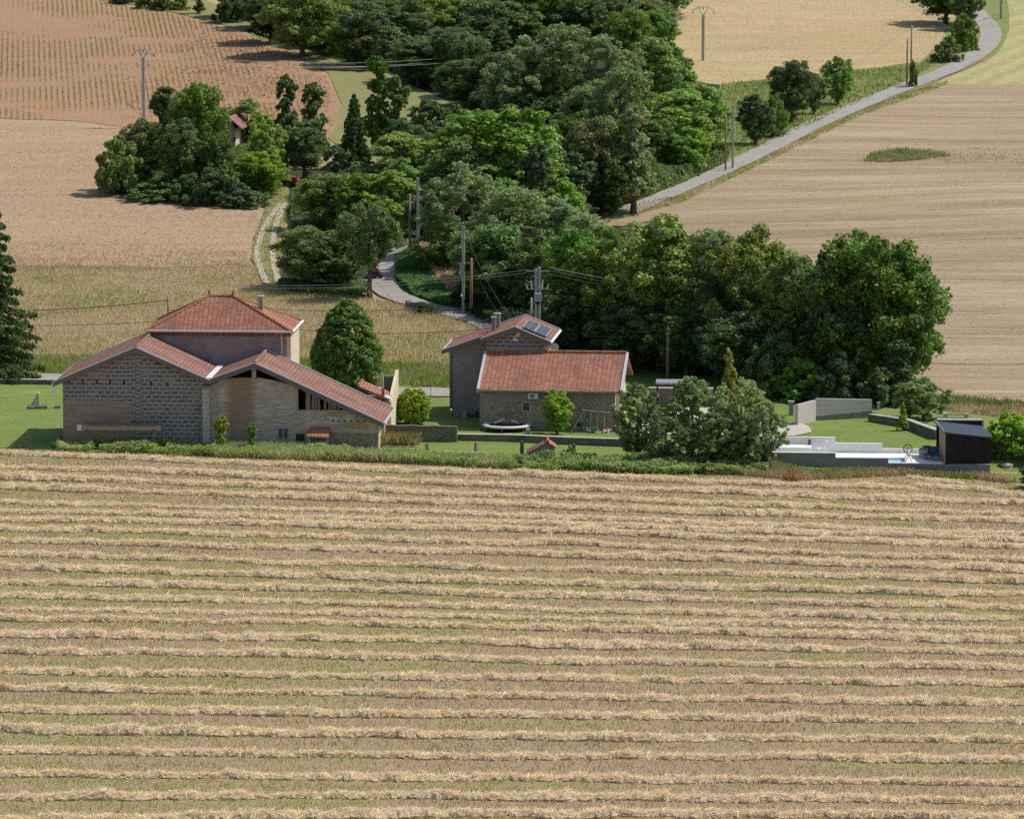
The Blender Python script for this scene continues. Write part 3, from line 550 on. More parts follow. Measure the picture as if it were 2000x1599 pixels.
x_, y_ = scatter(wpoly([(1440, 905), (1505, 908), (1580, 925), (1720, 922), (1920, 930), (1990, 945), (1900, 938), (1760, 931), (1560, 940), (1440, 930)]), 16000)
blades('dry_verge_grass', x_, y_, 0.38, 0.02, [BRT, (0.20, 0.27, 0.06), (0.25, 0.27, 0.10), TAN, PALE, (0.45, 0.32, 0.19)], 53, 0.8)
x_, y_ = scatter(wpoly([(1000, 908), (1090, 909), (1130, 903), (1240, 905), (1420, 905), (1500, 912), (1500, 928), (1240, 926), (1020, 918)]), 34000)
kk = vnoise(x_, y_, 1.3, 89) + 0.3 * rng.random(len(x_)) > 0.45; x_, y_ = x_[kk], y_[kk]
leafy('bushy_undergrowth', x_, y_, 1.15, 0.07, [(0.12, 0.18, 0.06), (0.21, 0.29, 0.09), (0.33, 0.39, 0.16)], 54, hn=1.7)
# brambles and rough banks
x_, y_ = scatter(wpoly([(1150, 400), (1250, 365), (1330, 335), (1405, 305), (1425, 318), (1340, 358), (1240, 398), (1180, 414)]), 42000)
leafy('brambles', x_, y_, 1.9, 0.12, [(0.10, 0.16, 0.05), (0.16, 0.23, 0.08), (0.23, 0.29, 0.11)], 55, hn=2.4)
x_, y_ = scatter(wpoly([(772, 508), (800, 493), (835, 525), (870, 575), (900, 602), (862, 600), (805, 578), (775, 550)]), 32000)
leafy('bank_weeds', x_, y_, 0.9, 0.09, [(0.07, 0.14, 0.045), (0.12, 0.22, 0.065), (0.17, 0.27, 0.08)], 56, hn=3.5)
x_, y_ = scatter(wpoly([(795, 486), (830, 486), (900, 500), (900, 570), (872, 572), (835, 522)]), 12000)
blades('tall_dry_grass', x_, y_, 0.7, 0.03, [PALE, (0.55, 0.44, 0.27), (0.52, 0.36, 0.22)], 57, 0.6)
x_, y_ = scatter(wpoly([(545, 555), (720, 560), (725, 585), (600, 575), (545, 566)]), 9000)
leafy('hedge_bottom_weeds', x_, y_, 0.9, 0.09, [(0.07, 0.12, 0.03), (0.13, 0.2, 0.05), (0.2, 0.24, 0.09)], 58)
xa_, ya_ = scatter(wpoly([(540, 62), (660, 108), (760, 138), (940, 214), (960, 196), (780, 112), (660, 86), (540, 42)]), 22000); xb_, yb_ = scatter(wpoly([(720, 345), (960, 245), (1200, 380), (1180, 425), (860, 420)]), 36000)
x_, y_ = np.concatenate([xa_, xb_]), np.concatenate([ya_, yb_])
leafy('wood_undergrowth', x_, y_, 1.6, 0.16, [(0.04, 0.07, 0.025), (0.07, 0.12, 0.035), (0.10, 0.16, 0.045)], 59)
x_, y_ = scatter(wpoly([(255, 300), (420, 262), (560, 270), (560, 365), (520, 400), (330, 388), (215, 376)]), 26000)
leafy('grove_undergrowth', x_, y_, 1.5, 0.13, [(0.08, 0.13, 0.04), (0.14, 0.21, 0.06), (0.2, 0.27, 0.08)], 64, hn=2.5)
x_, y_ = scatter(wpoly([(566, 385), (690, 372), (720, 450), (570, 455)]), 9000)
leafy('grove_undergrowth', x_, y_, 1.2, 0.12, [(0.08, 0.13, 0.04), (0.14, 0.21, 0.06)], 65)
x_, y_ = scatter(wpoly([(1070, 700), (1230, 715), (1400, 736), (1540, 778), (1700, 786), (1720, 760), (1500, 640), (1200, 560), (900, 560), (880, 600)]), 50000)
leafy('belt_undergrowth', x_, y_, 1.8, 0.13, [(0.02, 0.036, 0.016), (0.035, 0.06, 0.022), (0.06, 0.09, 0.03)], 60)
x_, y_ = scatter(wpoly([(1410, 166), (1600, 148), (1800, 126), (1850, 90), (1885, 20), (1900, 30), (1900, 90), (1760, 165), (1500, 285), (1425, 310), (1400, 240)]), 14000)
blades('rough_grass', x_, y_, 0.3, 0.04, [GRN, (0.17, 0.23, 0.06), (0.24, 0.26, 0.09), TAN], 61, 0.9)
# ---------------------------------------------------------------- trees
def leaf_cloud(centers, radii, n, leaf, up=0.35, flat=0.8, seed=1, rand=0.6, shell=0.45, droop=0.0, aspect=0.7, facing=None):
    r = np.random.default_rng(seed); centers = np.array(centers, float); radii = np.array(radii, float)
    p = radii ** 2; idx = r.choice(len(centers), n, p=p / p.sum())
    d = r.normal(0, 1, (n, 3)); d[:, 2] += 0.25; d /= np.linalg.norm(d, axis=1)[:, None]
    rad = radii[idx] * r.random(n) ** shell
    C = centers[idx] + d * rad[:, None] * np.array([1, 1, flat]); C[:, 2] -= droop * np.hypot(d[:, 0], d[:, 1]) * rad
    nrm = d * 0.7 + np.array([0, 0, up]) + r.normal(0, 1, (n, 3)) * rand; nrm /= np.linalg.norm(nrm, axis=1)[:, None]
    a = np.cross(nrm, r.normal(0, 1, (n, 3))); a /= np.linalg.norm(a, axis=1)[:, None]; b = np.cross(nrm, a)
    s = leaf * r.uniform(0.55, 1.35, n); lob = r.uniform(0.78, 1.22, (len(centers), 1)); t = lob[idx] * r.uniform(0.7, 1.3, (n, 1))
    warm = (r.uniform(-0.1, 0.14, (len(centers), 1)))[idx] + r.uniform(-0.06, 0.06, (n, 1))
    col = np.concatenate([t * (1 + warm), t, t * (1 - warm * 0.5)], 1)
    return C, a * s[:, None], b * s[:, None] * aspect, col
ARCH = {}
def trunk_mb(H, r0, limbs, base_h, seed, lean=0.0):
    rr = random.Random(seed); mb = MB(); top = Vector((lean, 0, H))
    pts = [Vector((0, 0, -0.6)), Vector((0.02, 0, base_h * 0.5)), Vector((lean * .4, rr.uniform(-.1, .1), base_h)), Vector((lean * .7, rr.uniform(-.2, .2), H * 0.7)), top * 0.93]
    mb.tube(pts, [r0 * 1.35, r0, r0 * 0.85, r0 * 0.45, r0 * 0.12], 8)
    for c in limbs:
        c = Vector(c); s = Vector((lean * .4, 0, base_h + (c.z - base_h) * rr.uniform(0.05, 0.45))) ; m = s.lerp(c, 0.55) + Vector((0, 0, -0.06 * H * rr.random()))
        mb.tube([s, m, c], [r0 * 0.42, r0 * 0.27, r0 * 0.07], 5)
    return mb
def broad(key, H=10, Rx=4.0, base=1.1, lobes=34, lr=(1.0, 1.7), n=19000, leaf=0.108, prof='round', seed=1, **kw):
    r = random.Random(seed); C, L = [], []
    tries = 0
    while len(C) < lobes and tries < 4000:
        tries += 1
        t = r.random(); a = r.uniform(0, 2 * math.pi)
        if prof == 'round': w = math.sqrt(max(0, 1 - (2 * t - 1.0) ** 2)) ** 0.8 * (1.0 if t > .3 else 0.9)
        elif prof == 'dome': w = math.sqrt(max(0, 1 - t ** 2))
        elif prof == 'oval': w = max(0.12, math.sin(math.pi * (0.12 + 0.86 * t) ** 0.85)) ** 0.8
        elif prof == 'column': w = (0.75 + 0.25 * math.sin(5 * t + seed)) * (1 - max(0, t - 0.75) * 3.0)
        elif prof == 'tier': w = math.sqrt(max(0, 1 - (1.7 * t - 0.7) ** 2)) if t > 0.1 else 0.6
        elif prof == 'cone': w = max(0.04, (1 - t) ** 0.8)
        lrad = r.uniform(*lr); q = r.random() ** 0.38
        rad = max(0.0, Rx * w - lrad * 0.65) * q; z = base + lrad * 0.55 + t * (H - base - lrad * 1.2)
        p = Vector((rad * math.cos(a), rad * math.sin(a), z))
        if all((p - Vector(c)).length > 0.52 * (lrad + l_) * 0.72 for c, l_ in zip(C, L)): C.append(tuple(p)); L.append(lrad)
    C2, L2 = [], []
    for q_, l_ in zip(C, L):                      # every bough carries smaller clumps of leaves
        m_ = 7 if len(C) < 55 else 4
        for _ in range(m_):
            d = Vector((r.gauss(0, 1), r.gauss(0, 1), r.gauss(0.3, 1))).normalized(); C2.append(tuple(Vector(q_) + d * l_ * r.uniform(.45, .95))); L2.append(l_ * r.uniform(.3, .62))
    c, u, v, col = leaf_cloud(C2, L2, n, leaf, seed=seed, **kw)
    k = c[:, 2] > 0.05; me = quads_mesh('crown', c[k], u[k], v[k], M['leaf_oak'], col[k])
    lim = sorted(C, key=lambda q: -abs(q[0]))[:10]
    tm = trunk_mb(H * 0.9, 0.16 + 0.012 * H, lim, base * 0.9, seed).build('trunk', M['bark'], me_only=True, smooth=True)
    rr_ = np.hypot(c[k][:, 0], c[k][:, 1]); ARCH[key] = (me, tm, float(np.percentile(c[k][:, 2], 99.7)), float(np.percentile(rr_, 96.5)))
broad('oakA', seed=1, lobes=40, n=19800); broad('oakB', seed=2, Rx=3.6, lobes=36, lr=(0.9, 1.5), n=19800); broad('oakC', seed=3, Rx=4.6, lobes=46, lr=(0.9, 1.6), n=21450)
broad('locA', seed=4, Rx=4.2, prof='tier', lobes=40, lr=(0.9, 1.5), flat=0.72, up=0.8, rand=0.5, n=19800, leaf=0.1)
broad('locB', seed=5, Rx=3.9, prof='tier', lobes=46, lr=(0.8, 1.4), flat=0.72, up=0.8, rand=0.5, n=19800, leaf=0.1)
broad('wilA', seed=6, Rx=4.0, prof='round', lobes=60, lr=(0.55, 1.1), flat=1.0, up=0.5, n=20625, leaf=0.1, aspect=0.45, rand=0.8, shell=0.5)
broad('wilB', seed=7, Rx=3.5, prof='round', lobes=52, lr=(0.55, 1.1), flat=1.1, up=0.5, n=19800, leaf=0.1, aspect=0.45, rand=0.8, shell=0.5)
broad('ashA', seed=21, Rx=4.0, base=3.1, prof='round', lobes=50, lr=(0.6, 1.1), flat=0.95, up=0.5, n=19000, leaf=0.11, aspect=0.5, rand=0.8, shell=0.5)
broad('popA', seed=8, Rx=2.3, base=1.2, prof='column', lobes=34, lr=(0.6, 1.05), n=14850, leaf=0.1, rand=0.8)
broad('popB', seed=9, Rx=2.1, base=1.0, prof='column', lobes=26, lr=(0.6, 1.0), n=12375, leaf=0.1, rand=0.8)
def dense(key, H, Rx, base, n, leaf, f, seed, m=300, lr=0.6):
    r = np.random.default_rng(seed); i_ = np.arange(m) + .5; t = 1 - i_ / m; a = i_ * 2.39996; w_ = np.array([f(q) for q in t])
    C = np.stack([w_ * Rx * np.cos(a), w_ * Rx * np.sin(a), base + t * (H - base)], 1) * 1.0 + r.normal(0, .14, (m, 3)); C[:, :2] *= 0.9
    L = lr * r.uniform(.65, 1.25, m) * (0.45 + 0.55 * w_ / w_.max()); c, u, v, col = leaf_cloud(C, L, n, leaf, seed=seed, rand=0.55, shell=0.4)
    k = c[:, 2] > 0.03; me = quads_mesh('crown', c[k], u[k], v[k], M['leaf_oak'], col[k]); tm = trunk_mb(H * .8, .2, [tuple(q * .8) for q in C[::60]], .6, seed).build('trunk', M['bark'], me_only=True, smooth=True)
    ARCH[key] = (me, tm, float(np.percentile(c[:, 2], 99.7)), float(np.percentile(np.hypot(c[:, 0], c[:, 1]), 98.5)))
dense('oval', 10, 4.0, 0.5, 36000, 0.11, lambda t: max(0.05, math.sin(math.pi * (0.14 + 0.84 * t) ** 0.78)) ** 0.75, 10)
broad('shrubA', seed=11, H=5, Rx=4.0, base=0.1, prof='dome', lobes=34, lr=(0.6, 1.1), n=18150, leaf=0.1)
broad('shrubB', seed=12, H=5, Rx=3.5, base=0.1, prof='dome', lobes=28, lr=(0.6, 1.2), n=16500, leaf=0.1)
broad('orch', seed=13, H=8, Rx=3.8, base=0.6, prof='round', lobes=80, lr=(0.5, 1.0), n=34000, leaf=0.07, rand=0.9, shell=0.5)
broad('orchB', seed=16, H=8, Rx=3.4, base=0.5, prof='round', lobes=76, lr=(0.5, 1.0), n=34000, leaf=0.07, rand=0.9, shell=0.5)
dense('ball', 6, 3.0, 0.1, 20000, 0.12, lambda t: math.sqrt(max(0.02, 1 - (2 * t - 1.05) ** 2)), 14, 220, 0.5)
broad('cone', seed=15, H=8, Rx=2.0, base=0.1, prof='cone', lobes=60, lr=(0.45, 0.75), n=8000, leaf=0.12, shell=0.3)
def spruce(key, H, Rx, tiers, n, seed, leaf=0.12):
    r = np.random.default_rng(seed); C, U, V, K = [], [], [], []
    for i in range(tiers):
        t = i / (tiers - 1); z0 = 1.0 + t * (H - 1.3); rad = Rx * (1 - t) ** 0.8 * r.uniform(0.8, 1.1) + 0.18
        nb = int(7 + 6 * (1 - t)); off = r.random() * 6.28
        for k in range(nb):
            a = off + k * 6.283 / nb + r.normal(0, .18); L = rad * r.uniform(0.7, 1.12); m = int(n * (0.35 + 0.65 * (1 - t)) / tiers / nb * 1.6) + 6
            s = r.random(m) ** 0.75 * L; drop = -0.22 * s - 0.10 * s * s / max(L, .3) + 0.22 * np.clip(s / L - .7, 0, 1) * L
            w_ = 0.30 * L * (1 - s / L) + 0.12; la = r.normal(0, 1, m) * w_ * 0.6
            x = np.cos(a) * s - np.sin(a) * la; y = np.sin(a) * s + np.cos(a) * la; hang = np.abs(r.normal(0, 0.22, m)) * (0.35 + 0.65 * (1 - t))
            C.append(np.stack([x, y, z0 + drop - hang + r.normal(0, .05, m)], 1))
            d = np.stack([np.cos(a) * np.ones(m) * 0.5, np.sin(a) * np.ones(m) * 0.5, -0.8 * np.ones(m)], 1) + r.normal(0, .45, (m, 3)); d /= np.linalg.norm(d, axis=1)[:, None]
            q = np.cross(d, r.normal(0, 1, (m, 3))); q /= np.linalg.norm(q, axis=1)[:, None]; ln = leaf * r.uniform(.7, 1.7, m)
            U.append(d * ln[:, None]); V.append(q * (ln * 0.4)[:, None]); g_ = r.uniform(.65, 1.35, (m, 1)) * r.uniform(.85, 1.15); K.append(np.repeat(g_, 3, 1))
    C, U, V, K = map(np.concatenate, (C, U, V, K)); k = C[:, 2] > 0.1
    me = quads_mesh('crown', C[k], U[k], V[k], M['leaf_spruce'], K[k])
    tm = MB().tube([(0, 0, -.6), (0, 0, H * .5), (0, 0, H * .97)], [0.28, 0.16, 0.03], 8).build('trunk', M['bark'], me_only=True, smooth=True); ARCH[key] = (me, tm, H, Rx)
spruce('spruce', 13, 3.3, 17, 17000, 3, 0.11); spruce('fir', 9, 2.6, 17, 7000, 5, 0.13)
NAMES = {'oak': 'broadleaf_tree', 'loc': 'locust_tree', 'wil': 'willow_tree', 'pop': 'poplar_tree', 'ova': 'shade_tree', 'shr': 'shrub', 'orc': 'orchard_tree', 'bal': 'clipped_bush', 'con': 'cypress_tree', 'spr': 'spruce_tree', 'fir': 'fir_tree'}
MESHV = {}
gw = 'trees of the wood filling the valley'
gb = 'trees of the belt behind the house and pool'
def tree(key, lf, cx, top, base, width, label, group=None, name=None, dy=0.0, rot=None, lean=0.0):
    me, tm, H, Rx = ARCH[key]
    if (key, lf) not in MESHV:
        m2 = me.copy(); m2.materials[0] = M['leaf_' + lf]; MESHV[(key, lf)] = m2
    o = G(cx, base); o.y += dy; o.z = float(h(o.x, o.y)); ht = at(cx, top, o.y).z - o.z; sx = width / (F / o.y) / (2 * Rx) ; sz = ht / H
    nm = name or NAMES[key[:3]]; cat = nm.replace('_', ' ')
    if group in (gw, 'packed trees of the upper wood', gb): sx *= 1.27
    root = empty(nm, o, random.uniform(0, 6.28) if rot is None else rot, label, cat, group); root.scale = (sx, sx, sz)
    link('crown', MESHV[(key, lf)], root); link('trunk', tm, root)
    return root
# around the hidden hamlet
gh = 'trees round the overgrown ruin'
tree('shrubA', 'olive', 232, 268, 380, 105, 'wide olive bush at the left end of the overgrown ruin', gh)
tree('oakB', 'olive', 278, 235, 372, 100, 'olive green tree just behind the left end bush of the ruin', gh)
tree('popB', 'dark', 325, 172, 330, 62, 'dark pointed tree rising beside the power pole above the ruin', gh)
tree('oakA', 'bright', 300, 240, 340, 85, 'bright ivy-hung tree right beside the foot of the concrete power pole', gh)
tree('oakC', 'oak', 388, 166, 372, 118, 'largest dark tree in the middle of the overgrown ruin', gh)
tree('oakB', 'dark', 352, 235, 385, 100, 'dark green tree left of the largest tree of the ruin', gh)
tree('locB', 'olive', 482, 195, 288, 92, 'yellowish thin tree behind the ruined house gable', gh)
tree('popA', 'dark', 560, 148, 330, 62, 'tall narrow tree, left of the pair on the red soil', gh)
tree('popA', 'oak', 612, 163, 320, 75, 'tall forked tree, right of the pair on the red soil', gh)
tree('oakA', 'dark', 594, 236, 350, 98, 'round dark tree behind the red trailer', gh)
tree('oakB', 'bright', 522, 235, 372, 82, 'bright green tree between the ruined house and the red trailer', gh)
tree('locA', 'bright', 505, 298, 385, 110, 'low bright spreading tree below the ruined house wall', gh)
tree('shrubA', 'ivy', 420, 330, 402, 130, 'bluish bramble mound below the largest tree of the ruin', gh, 'bramble')
tree('shrubB', 'oak', 300, 352, 392, 120, 'bramble mound along the stubble edge left of the ruin', gh, 'bramble')
tree('shrubB', 'ivy', 478, 366, 405, 90, 'low bramble mound at the right end, nearest the farm track', gh, 'bramble')
tree('shrubA', 'dark', 370, 340, 395, 90, 'dark bramble gap between the two mounds of the ruin', gh, 'bramble')
tree('oakC', 'dark', 422, 268, 388, 84, 'shaded dark tree in front of the ruined house wall', gh)
tree('oakA', 'olive', 415, 196, 352, 70, 'mid green tree joined to the right of the largest tree of the ruin', gh)
# left of the lane
gl = 'trees between the farm track and the lane'
tree('oakA', 'oak', 640, 340, 452, 128, 'round blue-green tree above the hedge between track and lane', gl)
tree('oakC', 'olive', 605, 445, 562, 150, 'broad olive tree beside the two ruts of the farm track', gl)
tree('oakB', 'dark', 655, 455, 566, 120, 'dark tree at the middle of the hedge beside the lane', gl)
tree('ashA', 'oak', 722, 398, 582, 118, 'grey-green tree with bare dark trunk standing at the lane bend', gl, 'ash_tree')
tree('oakB', 'olive', 690, 420, 540, 90, 'small tree filling between the lane bend tree and the hedge', gl)
tree('locB', 'oak', 752, 425, 496, 66, 'low tree right of the lane bend tree, over the tarmac', gl)
tree('popA', 'ivy', 655, 285, 410, 75, 'ivy-clad dark tree left of the bright locusts', gl)
tree('oakB', 'dark', 690, 330, 440, 80, 'dark tree between the blue-green tree and the bright locusts', gl)
tree('fir', 'spruce', 692, 182, 330, 78, 'dark conifer at the edge of the red soil field', gl)
tree('popA', 'oak', 740, 112, 300, 72, 'tall tree standing out before the grassy bank below the log pile', gl)
tree('popB', 'olive', 778, 150, 300, 48, 'slimmer tree on the right flank of the tall bank tree', gl)
tree('shrubA', 'dark', 838, 196, 262, 95, 'dark shrub on the grassy bank, right of the tall bank tree', gl)
tree('shrubB', 'olive', 890, 205, 258, 70, 'yellowish shrub at the right end of the grassy bank', gl)
tree('oakA', 'dark', 790, 235, 330, 80, 'small dark tree behind the bright locusts', gl)
# bright locusts and the mid wood
L_ = [('locA', 'bright', 782, 262, 400, 140, 'brightest light-green tree, left of the concrete pole in the wood'), ('locB', 'bright', 765, 335, 458, 120, 'bright yellow-green tree behind the two poles beside the lane'),
      ('oakB', 'dark', 850, 240, 380, 90, 'dark hollow tree right of the brightest tree'), ('locA', 'locust', 930, 218, 410, 150, 'wide green locust crown in the centre of the wood'), ('locB', 'locust', 1012, 212, 430, 165, 'largest locust crown in the centre of the wood'),
      ('locA', 'locust', 1062, 275, 440, 120, 'locust crown right of the largest one'), ('locB', 'locust', 900, 270, 430, 110, 'locust crown left and below the largest one'), ('oakC', 'brown', 1165, 232, 420, 105, 'brownish-green tree between the locusts and the right-hand wood'),
      ('popA', 'willow', 1237, 210, 420, 80, 'grey upright tree above the brambles'), ('popB', 'ivy', 1045, 282, 455, 46, 'ivy-smothered dark column before the largest locust'), ('popB', 'ivy', 1128, 300, 440, 62, 'ivy-smothered column left of the brambles'),
      ('oakB', 'dark', 1195, 320, 425, 70, 'dark low tree above the left end of the brambles'),
      ('wilA', 'willow', 905, 322, 530, 140, 'silvery willow left of the tall pole by the dry bank'), ('wilB', 'willow', 995, 368, 565, 150, 'silvery willow behind the tall concrete pole'), ('wilA', 'willow', 1085, 388, 575, 140, 'silvery willow above the transformer pole'),
      ('wilB', 'oak', 868, 430, 535, 90, 'dark willow overhanging the dry bank'), ('wilB', 'willow', 1150, 420, 590, 100, 'small willow at the lower corner of the hillside field'), ('oakB', 'dark', 838, 380, 480, 80, 'dark tree just right of the two poles beside the lane'),
      ('oakA', 'oak', 955, 440, 600, 130, 'dark tree behind the tall concrete and wooden pole pair'), ('oakB', 'oak', 1045, 465, 620, 120, 'dark green tree behind the transformer pole'),
      ('locA', 'locust', 1325, 178, 330, 145, 'sunlit locust at the right corner of the wood'), ('locB', 'locust', 1370, 165, 312, 95, 'rightmost locust overhanging the lane'), ('locA', 'locust', 1278, 78, 250, 115, 'sunlit locust on the flank above the lane corner'),
      ('locB', 'oak', 1310, 92, 240, 80, 'tree on the wood edge beside the golden field pole'), ('wilA', 'grey', 1030, 75, 285, 145, 'big grey poplar, left of its clump'), ('wilB', 'grey', 1110, 52, 280, 155, 'big grey poplar, tallest of its clump'), ('wilA', 'grey', 1182, 78, 295, 140, 'big grey poplar, right of its clump'),
      ('wilB', 'grey', 1212, 135, 325, 105, 'grey poplar on the lower right of the clump'), ('wilA', 'willow', 1060, 162, 275, 95, 'pale young poplar in front of the grey clump'), ('wilB', 'grey', 1140, 170, 320, 100, 'shaded poplar in front of the grey clump'),
      ('locA', 'oak', 1250, 205, 330, 90, 'green tree between the grey poplars and the corner locust'), ('locB', 'locust', 1165, 275, 345, 80, 'small locust under the grey poplars'), ('oakB', 'dark', 985, 130, 255, 90, 'dark tree left of the grey poplars')]
for k_, lf, cx, tp, bs, wd, lb in L_: tree(k_, lf, cx, tp, bs, wd, lb, gw)
T_ = [('oakC', 'olive', 590, -25, 112, 140, 'huge grey-green tree at the upper left of the wood, beside the grass edge'), ('oakB', 'dark', 530, -20, 85, 100, 'dark tree at the top left end of the wood'), ('locA', 'locust', 680, 32, 128, 75, 'bright green tree beside the log pile at the wood edge'),
      ('oakA', 'brown', 742, 50, 135, 75, 'brownish tree just above the log pile'), ('oakB', 'oak', 800, 70, 160, 80, 'tree above the dark hollow beside the log pile')]
for k_, lf, cx, tp, bs, wd, lb in T_: tree(k_, lf, cx, tp, bs, wd, lb, gw)
ks = ['oakA', 'oakB', 'locA', 'oakC', 'locB', 'wilB']; lfs = ['oak', 'dark', 'oak', 'olive', 'locust', 'dark', 'oak']
ii = 0
for row, (by, ht) in enumerate(((30, 95), (62, 100), (98, 105), (135, 105), (175, 100), (208, 95))):
    for cx in range(480 + row * 20, 1340, 62):
        x = cx + (row % 2) * 37 + random.uniform(-12, 12); y = by + random.uniform(-10, 10)
        edge = 60 + max(0, (x - 520)) * 0.41
        if y > edge + 4 and x < 930: continue
        if x < 470 or (row >= 3 and 950 < x < 1260) or x > 1288: continue
        if row >= 4 and x > 1200: continue
        ii += 1
        lf = 'dark' if (row >= 3 and x < 930) else lfs[ii % 7]  # darker leaf colour here paints in the shade of the wood's interior
        tree(ks[ii % 6], lf, x, y - ht * random.uniform(0.85, 1.15), y, random.uniform(85, 115), 'green tree packed among others in the wood across the top of the photo', 'packed trees of the upper wood')
for cx, bs, ht, wd, lf, kk in ((700, 460, 120, 90, 'locust', 'locA'), (790, 425, 115, 95, 'locust', 'locB'), (850, 460, 110, 80, 'oak', 'oakB'), (880, 350, 110, 95, 'locust', 'locA'), (960, 330, 110, 100, 'locust', 'locB'), (985, 470, 120, 95, 'locust', 'locA'), (1060, 350, 105, 90, 'oak', 'oakA'), (1100, 460, 110, 90, 'locust', 'locB'), (1110, 340, 110, 95, 'oak', 'oakB'),
        (1215, 345, 110, 85, 'locust', 'locA'), (1275, 300, 115, 100, 'locust', 'locB'), (1290, 345, 110, 95, 'oak', 'locA'), (1345, 345, 95, 85, 'locust', 'locB'), (1255, 385, 95, 70, 'oak', 'oakA'), (1270, 195, 120, 100, 'locust', 'locA'), (1322, 215, 110, 70, 'oak', 'locB'), (1230, 140, 120, 100, 'oak', 'oakC'), (1285, 130, 110, 80, 'locust', 'locA'), (960, 215, 110, 100, 'dark', 'oakA'), (920, 190, 110, 95, 'dark', 'oakC'),
        (1000, 260, 115, 110, 'dark', 'oakB'), (1080, 300, 110, 100, 'dark', 'oakC'), (1010, 600, 130, 110, 'oak', 'oakA'), (930, 560, 110, 85, 'dark', 'oakB'), (760, 300, 60, 70, 'oak', 'shrubA'), (1180, 560, 110, 110, 'oak', 'wilB')):
    tree(kk, lf, cx, bs - ht, bs, wd, 'leafy tree filling the canopy of the middle wood between its bigger crowns', 'filler trees of the middle wood')
for cx, bs, ht, wd, lf in ((1165, 665, 190, 130, 'oak'), (1250, 690, 225, 140, 'olive'), (1340, 705, 235, 140, 'oak'), (1440, 720, 250, 150, 'olive'), (1540, 735, 240, 130, 'oak'), (1600, 745, 225, 120, 'dark')):
    tree(('oakA', 'wilB', 'oakC')[cx % 3], lf, cx, bs - ht, bs, wd, 'broad tree closing the gaps of the belt behind the house', 'rear trees of the belt')
# along the upper edges
gu = 'trees and shrubs beside the uphill lane'
U_ = [('oakA', 'dark', 1545, 120, 240, 92, 'dark tree in the middle of the clump beside the uphill lane'), ('oakB', 'dark', 1590, 145, 225, 45, 'small dark tree on the right flank of that lane clump'), ('oakB', 'oak', 1636, 113, 206, 64, 'lone round tree right of the lane clump'), ('oakB', 'dark', 1475, 186, 284, 68, 'dark bush at the lower left end of the lane clump'),
      ('shrubA', 'oak', 1512, 185, 268, 60, 'shrub in the hollow of the lane clump'), ('oakA', 'dark', 1848, -60, 48, 130, 'dark tree cut by the top edge, shading the golden field'), ('oakB', 'oak', 1885, -40, 60, 70, 'tree at the top of the lane bend'), ('shrubB', 'oak', 1880, 28, 100, 60, 'hedge shrub half-way round the lane bend'), ('shrubA', 'olive', 1852, 72, 122, 58, 'lowest hedge shrub at the lane bend'),
      ('shrubB', 'brown', 1783, 118, 172, 18, 'dead brown shrub at the foot of the pole pair by the lane')]
for k_, lf, cx, tp, bs, wd, lb in U_: tree(k_, lf, cx, tp, bs, wd, lb, gu)
for cx, tp, bs, wd, lf, lb in ((318, -8, 22, 45, 'oak', 'low bush at the left end of the hedge above the red soil'), (290, -12, 18, 55, 'olive', 'pale bush on the hedge above the red soil, half cut off'), (387, -25, 28, 26, 'dark', 'thin dark tree standing alone above the red soil'), (352, -6, 20, 40, 'olive', 'low bush right of the hedge above the red soil'), (240, -20, 8, 60, 'oak', 'bush on the skyline hedge above the red soil'), (450, -25, 45, 70, 'dark', 'dark tree where the wood meets the red soil hedge')):
    tree('shrubB' if wd > 30 else 'popB', lf, cx, tp, bs, wd, lb, 'hedge above the red soil')
# the belt behind the house
B_ = [('oakB', 'oak', 1130, 452, 690, 125, 'tree at the left end of the belt above the transformer pole'), ('wilA', 'oak', 1195, 448, 700, 130, 'second tree of the belt, behind the low barn roof'), ('locA', 'olive', 1290, 425, 722, 175, 'broad yellow-green tree, tallest on the left of the belt'), ('wilB', 'olive', 1385, 452, 728, 130, 'olive tree behind the tall brown pole'), ('wilA', 'olive', 1480, 445, 745, 170, 'large feathery olive tree in the middle of the belt'),
      ('oakB', 'oak', 1555, 505, 760, 120, 'dark tree left of the biggest tree of the belt'), ('oakC', 'oak', 1690, 460, 772, 190, 'biggest dark green tree at the right end of the belt'), ('oakA', 'oak', 1772, 505, 775, 135, 'right arm of the belt, hanging over the hillside field'), ('oakB', 'dark', 1620, 500, 770, 100, 'dark tree between the middle and biggest tree of the belt'),
      ('oakA', 'dark', 1095, 560, 700, 90, 'dark understorey tree behind the solar roof'), ('oakB', 'dark', 1230, 590, 728, 130, 'dark understorey tree above the low barn roof ridge'), ('oakA', 'dark', 1340, 600, 738, 120, 'dark understorey tree behind the brown pole'), ('oakC', 'dark', 1450, 610, 760, 140, 'dark understorey tree above the garden trees'), ('wilB', 'dark', 1400, 545, 740, 120, 'ragged understorey tree between the two olive trees'),
      ('shrubA', 'oak', 1565, 700, 782, 95, 'leafy shrub at the belt foot, left of the concrete wall'), ('shrubB', 'dark', 1640, 690, 788, 90, 'shaded shrub just behind the concrete wall'), ('popA', 'ivy', 1757, 665, 790, 62, 'ivy column on the trunk of the biggest tree'), ('shrubB', 'dark', 1720, 720, 795, 70, 'dark shrub between ivy column and concrete wall'), ('shrubA', 'dark', 1520, 650, 776, 110, 'dark shrub behind the tallest garden tree')]
for k_, lf, cx, tp, bs, wd, lb in B_: tree(k_, lf, cx, tp, bs, wd, lb, gb)
